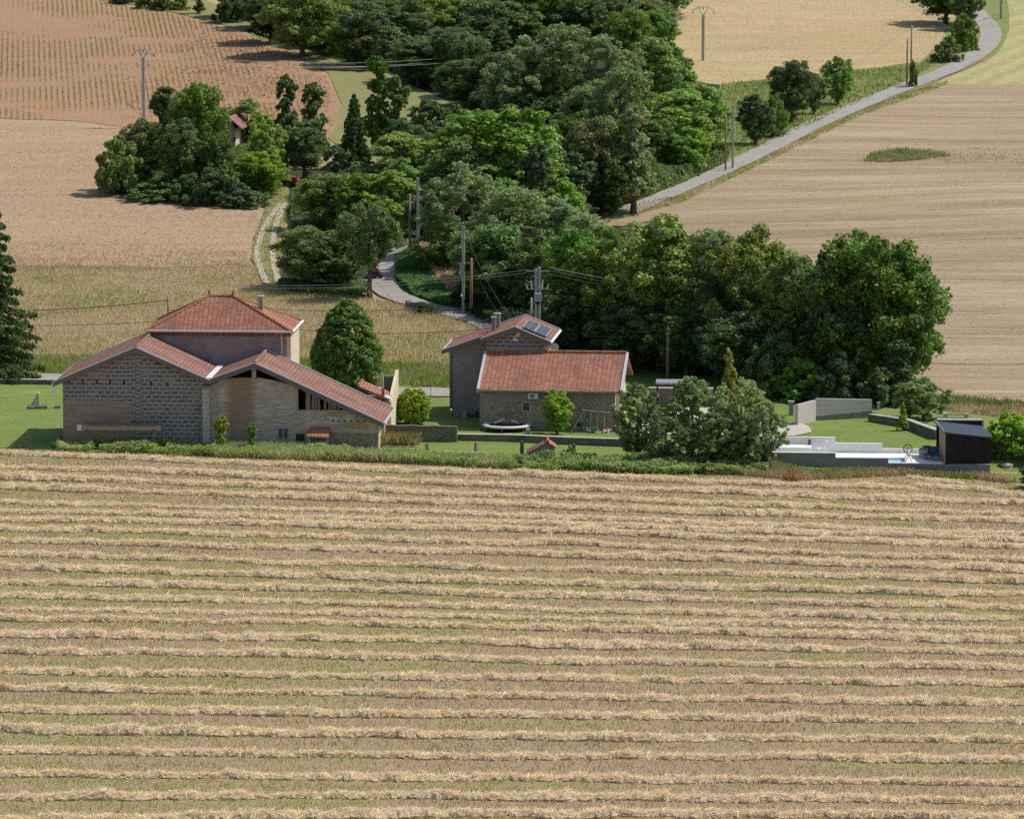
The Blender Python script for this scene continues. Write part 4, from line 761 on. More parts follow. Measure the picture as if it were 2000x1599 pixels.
# garden
tree('oval', 'shade', 677, 587, 768, 142, 'dense egg-shaped dark green tree standing between the barn and the house', None, 'shade_tree')
tree('ball', 'lime', 807, 761, 829, 68, 'clipped ball-shaped yellow-green bush on the lawn beside the stone wall', None)
tree('oakB', 'bright', 1088, 762, 850, 68, 'young round tree on a thin trunk before the low stone barn', None, 'young_tree')
tree('cone', 'lime', 1764, 790, 842, 21, 'small yellow cone-shaped cypress on the lawn below the concrete wall', None)
tree('cone', 'yellow', 1424, 690, 862, 52, 'tall yellowish conifer poking up behind the garden trees', None, 'conifer')
tree('orch', 'orchard', 1246, 752, 898, 108, 'leaning orchard tree at the right corner of the low barn', None)
tree('orchB', 'orchard', 1352, 738, 893, 130, 'orchard tree in the middle of the field edge, before the yard', None)
tree('orch', 'willow', 1446, 742, 908, 135, 'tallest grey-green orchard tree before the yard', None)
tree('orchB', 'willow', 1490, 785, 918, 90, 'grey-green orchard tree beside the pool wall', None)
tree('orchB', 'orchard', 1300, 815, 912, 90, 'low dark orchard tree in the undergrowth before the yard', None)
tree('orch', 'orchard', 1405, 800, 912, 120, 'low spreading orchard tree with its boughs in the weeds', None)
tree('wilA', 'oak', 1804, 738, 822, 112, 'feathery bamboo-like bush above the yellow cypress', None, 'bamboo')
tree('wilB', 'oak', 1776, 755, 818, 60, 'darker bush on the left of the feathery bamboo', None, 'shrub')
tree('shrubA', 'bright', 1975, 808, 893, 130, 'large round bush right of the black cabin', None)
tree('shrubB', 'locust', 2060, 815, 900, 130, 'bush leaving the photo at the right edge', None)
tree('shrubB', 'brown', 1944, 850, 898, 34, 'small reddish bush against the right side of the black cabin', None)
tree('shrubA', 'dark', 2040, 895, 955, 100, 'dark bush at the lower right corner of the lawn', None)
tree('spruce', 'spruce', -8, 388, 742, 190, 'tall dark spruce cut by the left edge of the photo', None)
tree('popB', 'lime', 430, 812, 886, 30, 'slender sapling growing before the pillar between the two barn gables', None, 'sapling')
tree('popB', 'oak', 492, 826, 888, 22, 'small dark sapling before the plastered barn wall', None, 'sapling')
tree('popB', 'bright', 820, 592, 612, 14, 'tiny sapling beside the lane wall, left one of two', None, 'sapling'); tree('popB', 'bright', 843, 594, 614, 14, 'tiny sapling beside the lane wall, right of two', None, 'sapling')
tree('shrubB', 'bright', 1115, 872, 897, 26, 'bright weedy bush overgrowing the right side of the tiled hut', None); tree('shrubB', 'lime', 1160, 884, 904, 24, 'small yellow-green bush right of the tiled hut', None)
#MORE2
# ---------------------------------------------------------------- buildings: each has a local frame (x along its front, y into the depth, z up)
class Fr:
    def __init__(s, px, py, rot, Y=None):
        s.o = G(px, py) if Y is None else at(px, py, Y); a = R(rot); s.a = a; s.ex = Vector((math.cos(a), -math.sin(a), 0)); s.ey = Vector((math.sin(a), math.cos(a), 0))
    def L(s, px, py, d=0.0):
        r_ = Vector([float(q) for q in ray(px, py)]); c = Vector((0, 0, CAMZ)); t = (d - s.ey.dot(c - s.o)) / s.ey.dot(r_); p = c + r_ * t - s.o
        return p.dot(s.ex), p.z
    def X(s, px, d=0.0, py=800): return s.L(px, py, d)[0]
    def Z(s, px, py, d=0.0): return s.L(px, py, d)[1]
    def empty(s, name, label, cat, group=None): return empty(name, s.o, -s.a, label, cat, group)
    def w(s, x, y, z=0.0): return s.o + s.ex * x + s.ey * y + Vector((0, 0, z))
def slab_y(mb, A, B, y0, y1, th):            # roof plane between two (x, z) lines, run along y
    return mb.prism([(A[0], y0, A[1]), (B[0], y0, B[1]), (B[0], y0, B[1] - th), (A[0], y0, A[1] - th)], (0, y1 - y0, 0))
def wallp(mb, pts, y0, th): return mb.prism([(x, y0, z) for x, z in pts], (0, th, 0))

# --- the long barn with two gables
B = Fr(123, 872, 4.0); b = B.L; D1 = 6.9; OV = -0.45
barn = B.empty('stone_barn', 'long old barn with two joined gables of grey block and pale rubble, weathered red roofs', 'barn')
zb = -0.6
eL, rL, vl, rR, eR = b(103.5, 746, OV), b(264, 678.5, OV), b(407, 742, OV), b(497, 709.5, OV), b(749, 826, OV)
xl, xm, xr = B.X(123), B.X(411), B.X(739)
def under(A, Bq, x): return A[1] + (Bq[1] - A[1]) * (x - A[0]) / (Bq[0] - A[0])
gp = [(xl, zb), (xl, under(eL, rL, xl) - .22), (rL[0], rL[1] - .22), (B.X(402), under(rL, vl, B.X(402)) - .22), (B.X(402), B.Z(402, 752)), (xm, B.Z(410, 752)), (xm, zb)]
wallp(MB(), gp, 0, .3).build('block_gable', M['block'], barn)
wallp(MB(), [b(124, 781, -.012), b(257, 783, -.012), b(257, 828, -.012), (b(257, 828)[0], zb), (xl + .02, zb)], -0.012, .03).build('earth_panel', M['earth'], barn)
MB().box(b(257, 0)[0], b(268, 0)[0], -.02, .05, zb, rL[1] - .4).build('block_pier', M['block_red'], barn)
for k, (px, py) in enumerate(((134, 745), (162, 745.5), (189, 746), (215, 747), (242, 747), (295, 749), (327, 751))):
    x, z = b(px, py); MB().box(x - .07, x + .07, -.008, .06, z - .14, z + .14).build('putlog_hole', M['black'], barn)
for px, py in ((196, 712), (310, 708), (332, 715)):
    x, z = b(px, py); MB().box(x - .16, x + .16, OV + .05, .05, z - .1, z + .1).build('purlin_end', M['dark_wood'], barn)
x0, x1 = B.X(396), B.X(410)                  # buttress between the gables, shaped with an angled right cheek to make a sunlit strip
MB().prism([(x0, .01, zb), (x0, -.30, zb), (x0 + .06, -.38, zb), (x1, .01, zb)][::-1], (0, 0, B.Z(400, 757) - zb)).build('buttress', block_mat('pale_block', (.42, .39, .34), (.5, .47, .42), (.62, .58, .52), .5, .29, .04), barn)
# the plastered gable
g = MB(); xp = B.X(582)
wallp(g, [(xm + .002, zb), (xm + .002, B.Z(418, 752)), (B.X(426), B.Z(426, 746)), (B.X(434), B.Z(434, 739)), (B.X(470), B.Z(470, 737.5)), (B.X(506), B.Z(506, 738)), (B.X(540), B.Z(540, 744)), (B.X(577), B.Z(577, 754)), (xp, B.Z(582, 758)), (xp, B.Z(582, 801)), (B.X(681), B.Z(681, 801)), (xr, under(rR, eR, xr) - .24), (xr, zb)], 0.03, .4)
M['plaster'] = rubble_mat('lime_rubble', (0.56, 0.52, 0.455), (0.43, 0.395, 0.34), (0.12, 0.105, 0.09), 0.8, 4.2, stain=((B.X(474), 1.25, (0.29, 0.20, 0.12), 0.85), (B.X(590), 0.55, (0.38, 0.30, 0.22), 0.5), (B.X(424), 0.4, (0.3, 0.26, 0.2), 0.5)), amt=0.6)
g.build('plastered_gable', M['plaster'], barn)
sl_ = MB(); wallp(sl_, [(B.X(642), zb), (B.X(642), B.Z(642, 843)), (B.X(730), B.Z(730, 846)), (xr - .02, B.Z(738, 846)), (xr - .02, zb)], 0.012, .03); sl_.build('stone_footing', M['stone'], barn)
def blob(fr, px, py, w_, h_, name, mat, y=0.015, n=18, seed=0):
    r = random.Random(seed); x, z = fr.L(px, py); pts = [(x + w_ * math.cos(2 * math.pi * i / n) * r.uniform(.85, 1.1), z + h_ * math.sin(2 * math.pi * i / n) * r.uniform(.8, 1.1)) for i in range(n)]
    return wallp(MB(), pts, y, .03).build(name, mat, barn)
M['mud'] = P('mud_patch', (0.40, 0.275, 0.17), 0.95, var=0.2)
blob(B, 657, 808, 0.52, 0.22, 'mud_patch', M['mud'], seed=2); blob(B, 695, 831, 1.0, 0.29, 'mud_patch', M['mud'], seed=4)
for px in (650, 661, 673, 686, 699, 712): x, z = b(px, 822); MB().box(x - .06, x + .06, .0, .06, z - .06, z + .06).build('putlog_hole', M['black'], barn)
# closed back, sides and floor make the loft dark
MB().box(xl + .0, xl + .3, .3, 9.4, zb, under(eL, rL, xl) - .26).build('side_wall', M['block'], barn)
MB().box(xl + .3, B.X(300, 9), 9.1, 9.4, zb, rL[1] - 2.2).build('rear_wall', M['stone_dark'], barn)
wallp(MB(), [(B.X(411), zb), (B.X(411), vl[1] - .3), (rR[0], rR[1] - .3), (xr, under(rR, eR, xr) - .3), (xr, zb)], 6.3, .3).build('rear_wall', M['stone_dark'], barn)
MB().box(xr - .4, xr - .001, .43, 6.3, zb, under(rR, eR, xr) - .35).build('side_wall', M['cream'], barn)
MB().box(xr - .1, xr + .22, 2.2, 2.7, zb, under(rR, eR, xr) - .45).build('buttress', M['cream'], barn)
for k in range(15):                          # loose boards in the loft opening
    px = 598 + k * 6.4 + random.uniform(-1.5, 1.5); x = B.X(px, .25); zt = min(under(rR, eR, x) - .3, B.Z(px, 765 + k * 2.3)); z0 = B.Z(px, 802, .25)
    if zt > z0 + .1 and k not in (5, 11): MB().beam((x, .25, z0), (x + random.uniform(-.05, .05), .25, zt), .16, .03).build('loft_board', M['grey_wood'], barn)
MB().box(B.X(492), B.X(500), .1, .4, B.Z(496, 738), rR[1] - .3).build('ridge_post', M['concrete'], barn)
MB().box(xm + .2, B.X(600), 3.0, 3.2, zb, B.Z(500, 760)).build('loft_partition', M['dark_wood'], barn)
x0, z0 = b(543, 856); x1, z1 = b(563, 835)
wf = MB().box(x0 - .1, x1 + .1, -.02, .1, z0, z1 + .12).build('window', M['concrete'], barn)
MB().box(x0, x1, -.05, -.021, z0 + .02, z1).build('frame', P('blue_grey_frame', (.3, .34, .38), .7), wf)
for q in (0, 1): MB().box(x0 + .06 + q * (x1 - x0) / 2, x0 - .05 + (q + 1) * (x1 - x0) / 2, -.06, -.045, z0 + .06, z1 - .06).build('pane', M['glass'], wf)
x, z = b(457, 848); MB().box(x - .2, x + .2, -.01, .06, z - .2, z + .2).build('blocked_hatch', M['concrete_dark'], barn)
x, z = b(587, 855); MB().box(x - .32, x + .28, -.02, .04, z - .2, z + .3).build('low_opening', M['black'], barn)
# roofs
TH = .16
for nm, A, Bq, d in (('left_slope', eL, rL, 9.6), ('right_slope', vl, rL, D1), ('left_slope', vl, rR, D1), ('right_slope', eR, rR, D1)):
    slab_y(MB(), A, Bq, OV + .06, d, TH).build('roof', M['tile_old'], barn)
    fb = MB(); up = Vector((0, 0, 1)); fb.prism([(A[0], OV, A[1] - .02), (Bq[0], OV, Bq[1] - .02), (Bq[0], OV, Bq[1] - .34), (A[0], OV, A[1] - .34)], (0, .055, 0)); fb.build('fascia_board', M['fascia'], barn)
    MB().beam((A[0], OV + .03, A[1] + .03), (Bq[0], OV + .03, Bq[1] + .03), .09, .07).build('verge_flashing', M['zinc'], barn)
for q in ((eL, rL), (eR, rR)):
    d = 9.6 if q[0] is eL else D1
    MB().beam((q[0][0], d + .03, q[0][1] + .03), (q[1][0], d + .03, q[1][1] + .03), .14, .12).build('verge_flashing', M['zinc'], barn)
for r_, d in ((rL, D1), (rR, D1)): MB().tube([(r_[0], OV + .05, r_[1] + .03), (r_[0], d, r_[1] + .03)], .13, 8).build('ridge_tiles', M['tile_old'], barn)
MB().prism([(vl[0] - .22, OV - .02, vl[1] + .15), (vl[0] + .22, OV - .02, vl[1] + .15), (vl[0] + .1, OV - .02, vl[1] - .02), (vl[0] - .1, OV - .02, vl[1] - .02)], (0, D1 + .4, 0)).build('valley_gutter', M['white'], barn)
MB().tube([(eL[0], OV, eL[1] - .1), (eL[0], 9.6, eL[1] - .1)], .09, 6).build('gutter', M['white'], barn)
MB().tube([(eL[0], OV + .1, eL[1] - .15), (eL[0], OV + .1, eL[1] - .75)], .06, 6).build('downpipe', M['white'], barn)
MB().tube([(eR[0] + .05, OV, eR[1] - .05), (eR[0] + .05, D1, eR[1] - .05)], .09, 6).build('gutter', M['zinc'], barn)

# --- the hipped farmhouse behind it
hd = 7.1; hx0, hx1 = B.X(297, hd, 670), B.X(568, hd, 670); ez = B.Z(430, 646.5, hd - .45); HDP = 5.4
house = B.empty('farmhouse', 'tall mauve-grey farmhouse with hipped red tile roof, standing behind the long barn', 'house')
MB().box(hx0, hx1 - .3, hd, hd + .3, 0, ez - .12).build('front_wall', M['render_mauve'], house)
MB().box(hx1 - .3, hx1, hd + .002, hd + HDP, 0, ez - .12).build('side_wall', M['cream'], house)
MB().box(hx1 - .62, hx1 - .3, hd - .03, hd + .1, 0, ez - .15).build('corner_stones', M['stone'], house)
MB().box(hx0, hx0 + .3, hd + .3, hd + HDP, 0, ez - .12).build('side_wall', M['render_mauve'], house); MB().box(hx0, hx1, hd + HDP, hd + HDP + .3, 0, ez - .12).build('rear_wall', M['render_mauve'], house)
a0, a1, f0, f1 = B.X(283.5, hd - .45, 645), B.X(570, hd - .45, 647), hd - .45, hd + HDP + .75
rz_ = B.Z(432, 578, (f0 + f1) / 2); rx0, rx1 = B.X(409, (f0 + f1) / 2, 577), B.X(456, (f0 + f1) / 2, 577); rm = (f0 + f1) / 2
rf = MB(); c4 = [(a0, f0, ez), (a1, f0, ez), (a1, f1, ez), (a0, f1, ez)]; r2 = [(rx0, rm, rz_), (rx1, rm, rz_)]
rf.poly([c4[0], c4[1], r2[1], r2[0]]); rf.poly([c4[1], c4[2], r2[1]]); rf.poly([c4[2], c4[3], r2[0], r2[1]]); rf.poly([c4[3], c4[0], r2[0]]); rf.poly(c4[::-1]); roof = rf.build('roof', M['tile'], house)
for p, q in ((c4[0], r2[0]), (c4[1], r2[1]), (c4[2], r2[1]), (c4[3], r2[0]), (r2[0], r2[1])): MB().tube([p, q], .11, 7).build('hip_tiles', M['tile_orange'], roof)
for p in r2: MB().tube([p, (p[0], p[1], p[2] + .15), (p[0], p[1], p[2] + .32), (p[0], p[1], p[2] + .5)], [.13, .07, .10, .02], 8).build('finial', M['tile_old'], roof)
MB().tube([(a0, f0 - .06, ez - .02), (a1, f0 - .06, ez - .02)], .08, 6).build('gutter', M['zinc'], house); MB().tube([(a1 + .06, f0, ez - .02), (a1 + .06, f1, ez - .02)], .09, 6).build('gutter', M['white'], house)
MB().tube([(hx1 - .66, hd - .06, ez - .2), (hx1 - .66, hd - .06, 3)], .05, 6).build('downpipe', M['zinc'], house)
MB().box(hx0, hx1, hd - .03, hd + .01, ez - .42, ez - .16).build('brick_frieze', M['tile_old'], house)
x, z = B.L(509.5, 604, rm - .2); zt = B.Z(509, 580, rm - .2)
ch = MB().box(x - .15, x + .15, rm - .35, rm + .05, z - .6, zt).build('chimney', M['render_mauve'], house); MB().box(x - .2, x + .2, rm - .4, rm + .1, zt, zt + .08).build('cap', M['concrete'], ch)
an = MB().tube([(x - .25, rm - .2, z - .6), (x - .25, rm - .2, zt + .35)], .02, 5); an.beam((x - .5, rm - .2, zt + .3), (x + .1, rm - .2, zt + .3), .02).build('antenna', M['steel'], house)
for px, py in ((442, 669), (491, 669), (534, 671)):
    x, z = B.L(px, py, hd); MB().prism([(x + .17 * math.cos(t * math.pi / 8), hd - .012, z + .17 * math.sin(t * math.pi / 8)) for t in range(16)], (0, .03, 0)).build('anchor_plate', M['render_grey'], house)

# --- tiled lean-to and tall oblique wall at the barn's right end
ld = 8.0; shed = B.empty('lean_to_shed', 'small red-tiled lean-to tucked behind the right end of the barn', 'shed')
p_ = [B.L(690, 762, ld), B.L(702, 752, ld), B.L(762, 777, ld)]
MB().prism([(p_[1][0], 7.4, p_[1][1]), (p_[2][0], 7.4, p_[2][1]), (p_[2][0], 7.4, p_[2][1] - .15), (p_[1][0], 7.4, p_[1][1] - .15)], (0, 3.2, 0)).build('roof', M['tile'], shed)
MB().box(p_[1][0] + .2, p_[2][0] - .2, 7.5, 10.4, 0, p_[2][1] - .16).build('wall', M['cream'], shed)
MB().tube([(p_[1][0] - .05, 7.4, p_[1][1] + .03), (p_[1][0] - .05, 10.6, p_[1][1] + .03)], .12, 6).build('ridge_tiles', M['tile_orange'], shed)
x, z = B.L(748, 778, 7.6); MB().tube([(x, 7.7, z - .3), (x, 7.7, B.Z(748, 759, 7.7))], .1, 7).build('flue', M['tile'], shed)
MB().prism([(p_[2][0] - .35, 7.3, p_[2][1] + .2), (p_[2][0] + .05, 7.3, p_[2][1] + .02), (p_[2][0] + .05, 7.3, p_[2][1] - .05), (p_[2][0] - .35, 7.3, p_[2][1] + .13)], (0, 1.2, 0)).build('metal_flashing', M['zinc'], shed)
ow = B.empty('boundary_wall', 'tall sunlit plaster wall rising behind the right end of the barn roof', 'wall')
pa, pb = B.L(758, 806, 8.2), B.L(775, 735, 13.5)
MB().prism([(pa[0], 8.2, -.5), (pa[0], 8.2, B.Z(758, 784, 8.2)), (pb[0] - .1, 13.6, B.Z(774, 722, 13.6)), (pb[0] - .1, 13.6, -.5)], (.22, 0, 0)).build('wall', M['cream'], ow)
cw = B.empty('courtyard_wall', 'short dark stone wall with a white post right of the egg-shaped tree', 'wall')
x0, z0 = B.L(746, 735, 13.4); x1, _ = B.L(769, 735, 13.4); MB().box(x0, x1, 13.4, 13.7, 0, z0).build('wall', M['stone_dark'], cw); MB().tube([(x0 + .1, 13.2, 0), (x0 + .1, 13.2, z0 + .1)], .05, 6).build('post', M['white'], cw); MB().beam((x0 - .6, 13.2, z0 - .05), (x0 + .1, 13.2, z0 - .05), .06).build('rail', M['white'], cw)

# --- things against the barn
bp = B.empty('beam_pile', 'long whitened beam with mossy boards laid on it against the block gable', 'timber')
p0, p1 = b(154, 836, -1.0), b(315, 836, -1.0)
MB().prism([(p0[0], -1.1, p0[1] - .12), (p1[0], -1.1, p1[1] - .16), (p1[0], -1.1, p1[1] + .18), (p0[0], -1.1, p0[1] + .22)], (0, .25, 0)).build('beam', P('bleached_beam', (.37, .30, .26), .85, var=.2), bp)
MB().box(p0[0] - .12, p0[0] + .2, -1.13, -.83, p0[1] - .14, p0[1] + .24).build('painted_end', M['white'], bp)
M['moss'] = P('mossy_boards', (0.17, 0.145, 0.075), 0.95, var=0.4)
for a_, c_ in ((174, 235), (246, 303)):
    q0, q1 = b(a_, 827, -1), b(c_, 828, -1); MB().box(q0[0], q1[0], -1.15, -.7, p0[1] + .2, p0[1] + .36).build('mossy_board', M['moss'], bp)
for px in (170, 230, 300): x = B.X(px, -1); MB().box(x - .12, x + .12, -1.1, -.85, -.5, p1[1] - .1).build('prop', M['stone_dark'], bp)
wsd = B.empty('wood_shelter', 'small shelter with crooked orange tile roof leaning on the barn wall', 'shelter')
t0, t1 = b(599, 854, -1.3), b(641, 856, -1.3); zt = B.Z(620, 836, -.05)
MB().prism([(t0[0], -1.3, t0[1]), (t1[0], -1.3, t1[1]), (t1[0], -.02, zt), (t0[0] + .1, -.02, zt)], (0, 0, .1)).build('roof', M['tile_orange'], wsd)
for px in (602, 639): x = B.X(px, -1.2); MB().box(x - .06, x + .06, -1.25, -1.13, -.5, t0[1]).build('post', M['grey_wood'], wsd)
MB().box(t0[0] + .2, t1[0] - .2, -.9, -.1, -.5, t0[1] - .25).build('stacked_wood', M['concrete_dark'], wsd)

# --- left side: road wall and concrete remains
def wallrun(name, pts, hgt, th, mat, label, cat='wall', top=None, jag=0.04, grp=None, cap=None):
    """a wall along ground points given as photo pixels"""
    w_ = [G(*p) for p in pts]; c = []
    for i in range(len(w_) - 1):
        n = max(2, int((w_[i + 1] - w_[i]).length / 0.5)); c += [w_[i].lerp(w_[i + 1], k / n) for k in range(n)]
    c.append(w_[-1]); mb = MB(); o0 = w_[0]
    root = empty(name, o0, 0, label, cat, grp); N = len(c)
    for i in range(N):
        d = (c[min(i + 1, N - 1)] - c[max(i - 1, 0)]); d.z = 0; d.normalize(); nn = Vector((-d.y, d.x, 0)) * th / 2
        hh = hgt[0] + (hgt[1] - hgt[0]) * i / (N - 1) + random.uniform(-jag, jag); p = c[i] - o0
        mb.v += [tuple(p - nn - Vector((0, 0, .4))), tuple(p - nn + Vector((0, 0, hh))), tuple(p + nn + Vector((0, 0, hh))), tuple(p + nn - Vector((0, 0, .4)))]
    for i in range(N - 1):
        a = i * 4
        for k in range(3): mb.f.append((a + k, a + k + 1, a + 5 + k, a + 4 + k))
    mb.f += [(3, 2, 1, 0), ((N - 1) * 4, (N - 1) * 4 + 1, (N - 1) * 4 + 2, (N - 1) * 4 + 3)]
    mb.build('wall', mat, root)
    if cap:
        cb = MB()
        for i in range(N):
            d = (c[min(i + 1, N - 1)] - c[max(i - 1, 0)]); d.z = 0; d.normalize(); nn = Vector((-d.y, d.x, 0)) * (th / 2 + .03)
            hh = hgt[0] + (hgt[1] - hgt[0]) * i / (N - 1) + jag; p = c[i] - o0
            cb.v += [tuple(p - nn + Vector((0, 0, hh))), tuple(p - nn + Vector((0, 0, hh + .07))), tuple(p + nn + Vector((0, 0, hh + .07))), tuple(p + nn + Vector((0, 0, hh)))]
        for i in range(N - 1):
            a = i * 4
            for k in range(4): cb.f.append((a + k, a + (k + 1) % 4, a + 4 + (k + 1) % 4, a + 4 + k))
        cb.f += [(3, 2, 1, 0), ((N - 1) * 4, (N - 1) * 4 + 1, (N - 1) * 4 + 2, (N - 1) * 4 + 3)]; cb.build('coping', cap, root)
    return root
wallrun('roadside_wall', [(-160, 746), (0, 750), (115, 752)], (.32, .36), .35, M['stone_dark'], 'low dark wall along the road behind the left lawn', cap=M['concrete'], jag=.01)
rb = G(66, 798); rub = empty('concrete_remnant', rb, 0, 'triangular broken concrete block standing on dark stones on the left lawn', 'rubble')
MB().prism([(-.25, 0, .2), (.45, 0, .2), (.42, 0, 1.15), (.3, 0, 1.2)], (0, .3, 0)).build('concrete_block', M['cream'], rub)
for k in range(14):
    x = random.uniform(-.5, 2.0); s_ = random.uniform(.15, .3); MB().box(x - s_, x + s_, -.2 - s_, s_ - .2, -.05, random.uniform(.12, .34)).build('stone', M['stone_dark'], rub, bevel=.06)

# --- the second house: tall gabled part with solar panels, low stone barn in front
H = Fr(937, 838, 6.0); q = H.L
barn2 = H.empty('low_stone_barn', 'low stone barn with a long sunlit red tile roof, attached before the gabled house', 'barn')
wx0, wx1 = H.X(937), H.X(1201); eZ = H.Z(1070, 762.5, -.45); RUN = 5.1; rZ = H.Z(1085, 688, RUN - .45); BD = 2 * RUN - .9
MB().box(wx0, wx1, 0, .4, -.6, eZ - .1).build('front_wall', M['stone'], barn2)
wallp(MB(), [q(938, 768, -.012), q(1030, 768, -.012), q(1028, 783, -.012), q(960, 784, -.012), q(955, 800, -.012), q(939, 802, -.012)], -.012, .03).build('render_patch', M['render_grey'], barn2)
for nm, xx, m_ in (('left_gable', wx0, M['stone']), ('right_gable', wx1 - .4, M['cream'])):
    MB().prism([(xx, .402, -.6), (xx, .402, eZ - .12), (xx, RUN - .45, rZ - .14), (xx, BD, eZ - .12), (xx, BD, -.6)], (.398, 0, 0)).build(nm, m_, barn2)
MB().box(wx0 + .41, wx1 - .41, BD - .4, BD, -.6, eZ - .12).build('rear_wall', M['stone'], barn2)
MB().box(wx1 - .02, wx1 + .28, .9, 1.35, -.6, eZ - .3).build('buttress', M['cream'], barn2)
rx0_, rx1_ = H.X(933.5, -.45, 758), H.X(1213.5, -.45, 767)
MB().prism([(rx0_, -.45, eZ), (rx0_, RUN - .45, rZ), (rx0_, RUN - .45, rZ - .15), (rx0_, -.45, eZ - .15)], (rx1_ - rx0_, 0, 0)).build('roof', M['tile'], barn2)
MB().prism([(rx0_, RUN - .45, rZ), (rx0_, BD + .45, eZ), (rx0_, BD + .45, eZ - .15), (rx0_, RUN - .45, rZ - .15)], (rx1_ - rx0_, 0, 0)).build('roof', M['tile'], barn2)
for xx in (rx0_, rx1_): MB().prism([(xx - .09, -.48, eZ + .09), (xx - .09, RUN - .45, rZ + .08), (xx - .09, RUN - .45, rZ - .22), (xx - .09, -.48, eZ - .22)], (.18, 0, 0)).build('verge_board', M['zinc'], barn2)
MB().tube([(rx0_, -.52, eZ - .08), (rx1_, -.52, eZ - .08)], .09, 6).build('gutter', M['fascia'], barn2)
for k in range(30): x = rx0_ + .2 + k * (rx1_ - rx0_ - .4) / 29; MB().tube([(x - .17, RUN - .45, rZ + .04), (x + .17, RUN - .45, rZ + .055)], [.13, .11], 7).build('ridge_tile', M['tile_orange'] if k % 4 else M['tile'], barn2)
x0, z0 = q(1022, 801.5); x1, z1 = q(1034, 786.5)
wn = MB().box(x0 - .1, x1 + .12, -.03, .05, z0 - .1, z1 + .1).build('window', M['concrete'], barn2); MB().box(x0, x1, -.045, -.02, z0, z1).build('pane', M['glass'], wn)
x0, z0 = q(1031.5, 779, -.3); x1, z1 = q(1051, 767.5, -.3)
ac = MB().box(x0, x1, -.35, -.02, z0, z1).build('air_conditioner', M['white'], barn2, bevel=.02)
MB().prism([(x0 + .3 + .17 * math.cos(t * math.pi / 10), -.36, (z0 + z1) / 2 + .15 * math.sin(t * math.pi / 10)) for t in range(20)], (0, .02, 0)).build('fan_grille', M['concrete_dark'], ac)

house2 = H.empty('gabled_house', 'tall grey gabled house with chimneys and solar panels behind the low stone barn', 'house')
gd = RUN - .1; gb = 1.1
lx, gx0, gx1 = H.X(878, gd + gb), H.X(949, gd, 670), H.X(1062, gd, 670)
eLh, sL, rH, eRh = H.L(863, 684.5, gd + gb - .4), H.L(938, 663, gd - .4), H.L(1005, 639, gd - .4), H.L(1075.5, 668.5, gd - .4)
HD = gd + 6.6
wallp(MB(), [(gx0, 0), (gx0, under(sL, rH, gx0) - .2), (rH[0], rH[1] - .2), (gx1, under(rH, eRh, gx1) - .2), (gx1, 0)], gd, .3).build('block_gable', M['block_red'], house2)
wallp(MB(), [(gx0 + .02, H.Z(950, 686, gd)), (gx1 - .02, H.Z(1062, 690, gd)), (gx1 - .02, H.Z(1062, 681, gd)), (gx0 + .02, H.Z(950, 678, gd))], gd - .03, .04).build('cement_band', M['concrete'], house2)
x, z = H.L(1010, 656, gd); wallp(MB(), [(x - .25, z - .1), (x + .1, z - .02), (x + .35, z + .2), (x + .2, z + .34), (x - .05, z + .15)], gd - .02, .03).build('plaster_smear', M['white'], house2); wallp(MB(), [(x - .32, z - .35), (x, z - .4), (x + .05, z - .22), (x - .28, z - .15)], gd - .02, .03).build('plaster_smear', M['white'], house2)
wallp(MB(), [(lx, -.4), (lx, under(eLh, (sL[0], sL[1] + .05), lx) - .2), (gx0 + .3, under(eLh, (sL[0], sL[1] + .05), gx0 + .3) - .2), (gx0 + .3, -.4)], gd + gb, .3).build('front_wall', M['render_grey'], house2)
MB().box(lx, lx + .3, gd + gb + .3, HD, -.4, eLh[1] - .1).build('side_wall', M['render_grey'], house2); MB().box(gx1 - .3, gx1, gd + .3, HD, -.4, eRh[1] - .05).build('side_wall', M['render_grey'], house2)
wallp(MB(), [(lx + .3, -.4), (lx + .3, under(eLh, (sL[0], sL[1] + .05), lx + .3) - .2), (rH[0], rH[1] - .25), (gx1 - .3, eRh[1] - .1), (gx1 - .3, -.4)], HD - .3, .3).build('rear_wall', M['render_grey'], house2)
sl1 = (rH[1] - sL[1]) / (rH[0] - sL[0]); sL2 = (sL[0], sL[1]); eL2 = (eLh[0], sL[1] - (sL[0] - eLh[0]) * sl1 * .93)
slab_y(MB(), sL2, rH, gd - .4, HD + .4, .15).build('roof', M['tile'], house2)
slab_y(MB(), (eLh[0], eLh[1]), (sL[0], sL[1] + .06), gd + gb - .4, HD + .4, .15).build('roof', M['tile'], house2)
slab_y(MB(), eRh, rH, gd - .4, HD + .4, .15).build('roof', M['tile_old'], house2)
for A, Bq, d in ((sL2, rH, gd - .42), (eRh, rH, gd - .42), (eLh, (sL[0], sL[1] + .06), gd + gb - .42)):
    MB().prism([(A[0], d, A[1] + .02), (Bq[0], d, Bq[1] + .02), (Bq[0], d, Bq[1] - .28), (A[0], d, A[1] - .28)], (0, .06, 0)).build('fascia_board', M['fascia'], house2)
    MB().beam((A[0], d + .02, A[1] + .06), (Bq[0], d + .02, Bq[1] + .06), .12, .07).build('verge_flashing', M['zinc'], house2)
    MB().beam((A[0], HD + .42, A[1] + .05), (Bq[0], HD + .42, Bq[1] + .05), .12, .09).build('verge_flashing', M['zinc'], house2)
MB().tube([(eLh[0], gd + gb - .4, eLh[1] - .05), (eLh[0], HD + .4, eLh[1] - .05)], .1, 6).build('gutter', M['zinc'], house2); MB().tube([(eRh[0], gd - .4, eRh[1] - .05), (eRh[0], HD + .4, eRh[1] - .05)], .1, 6).build('gutter', M['white'], house2)
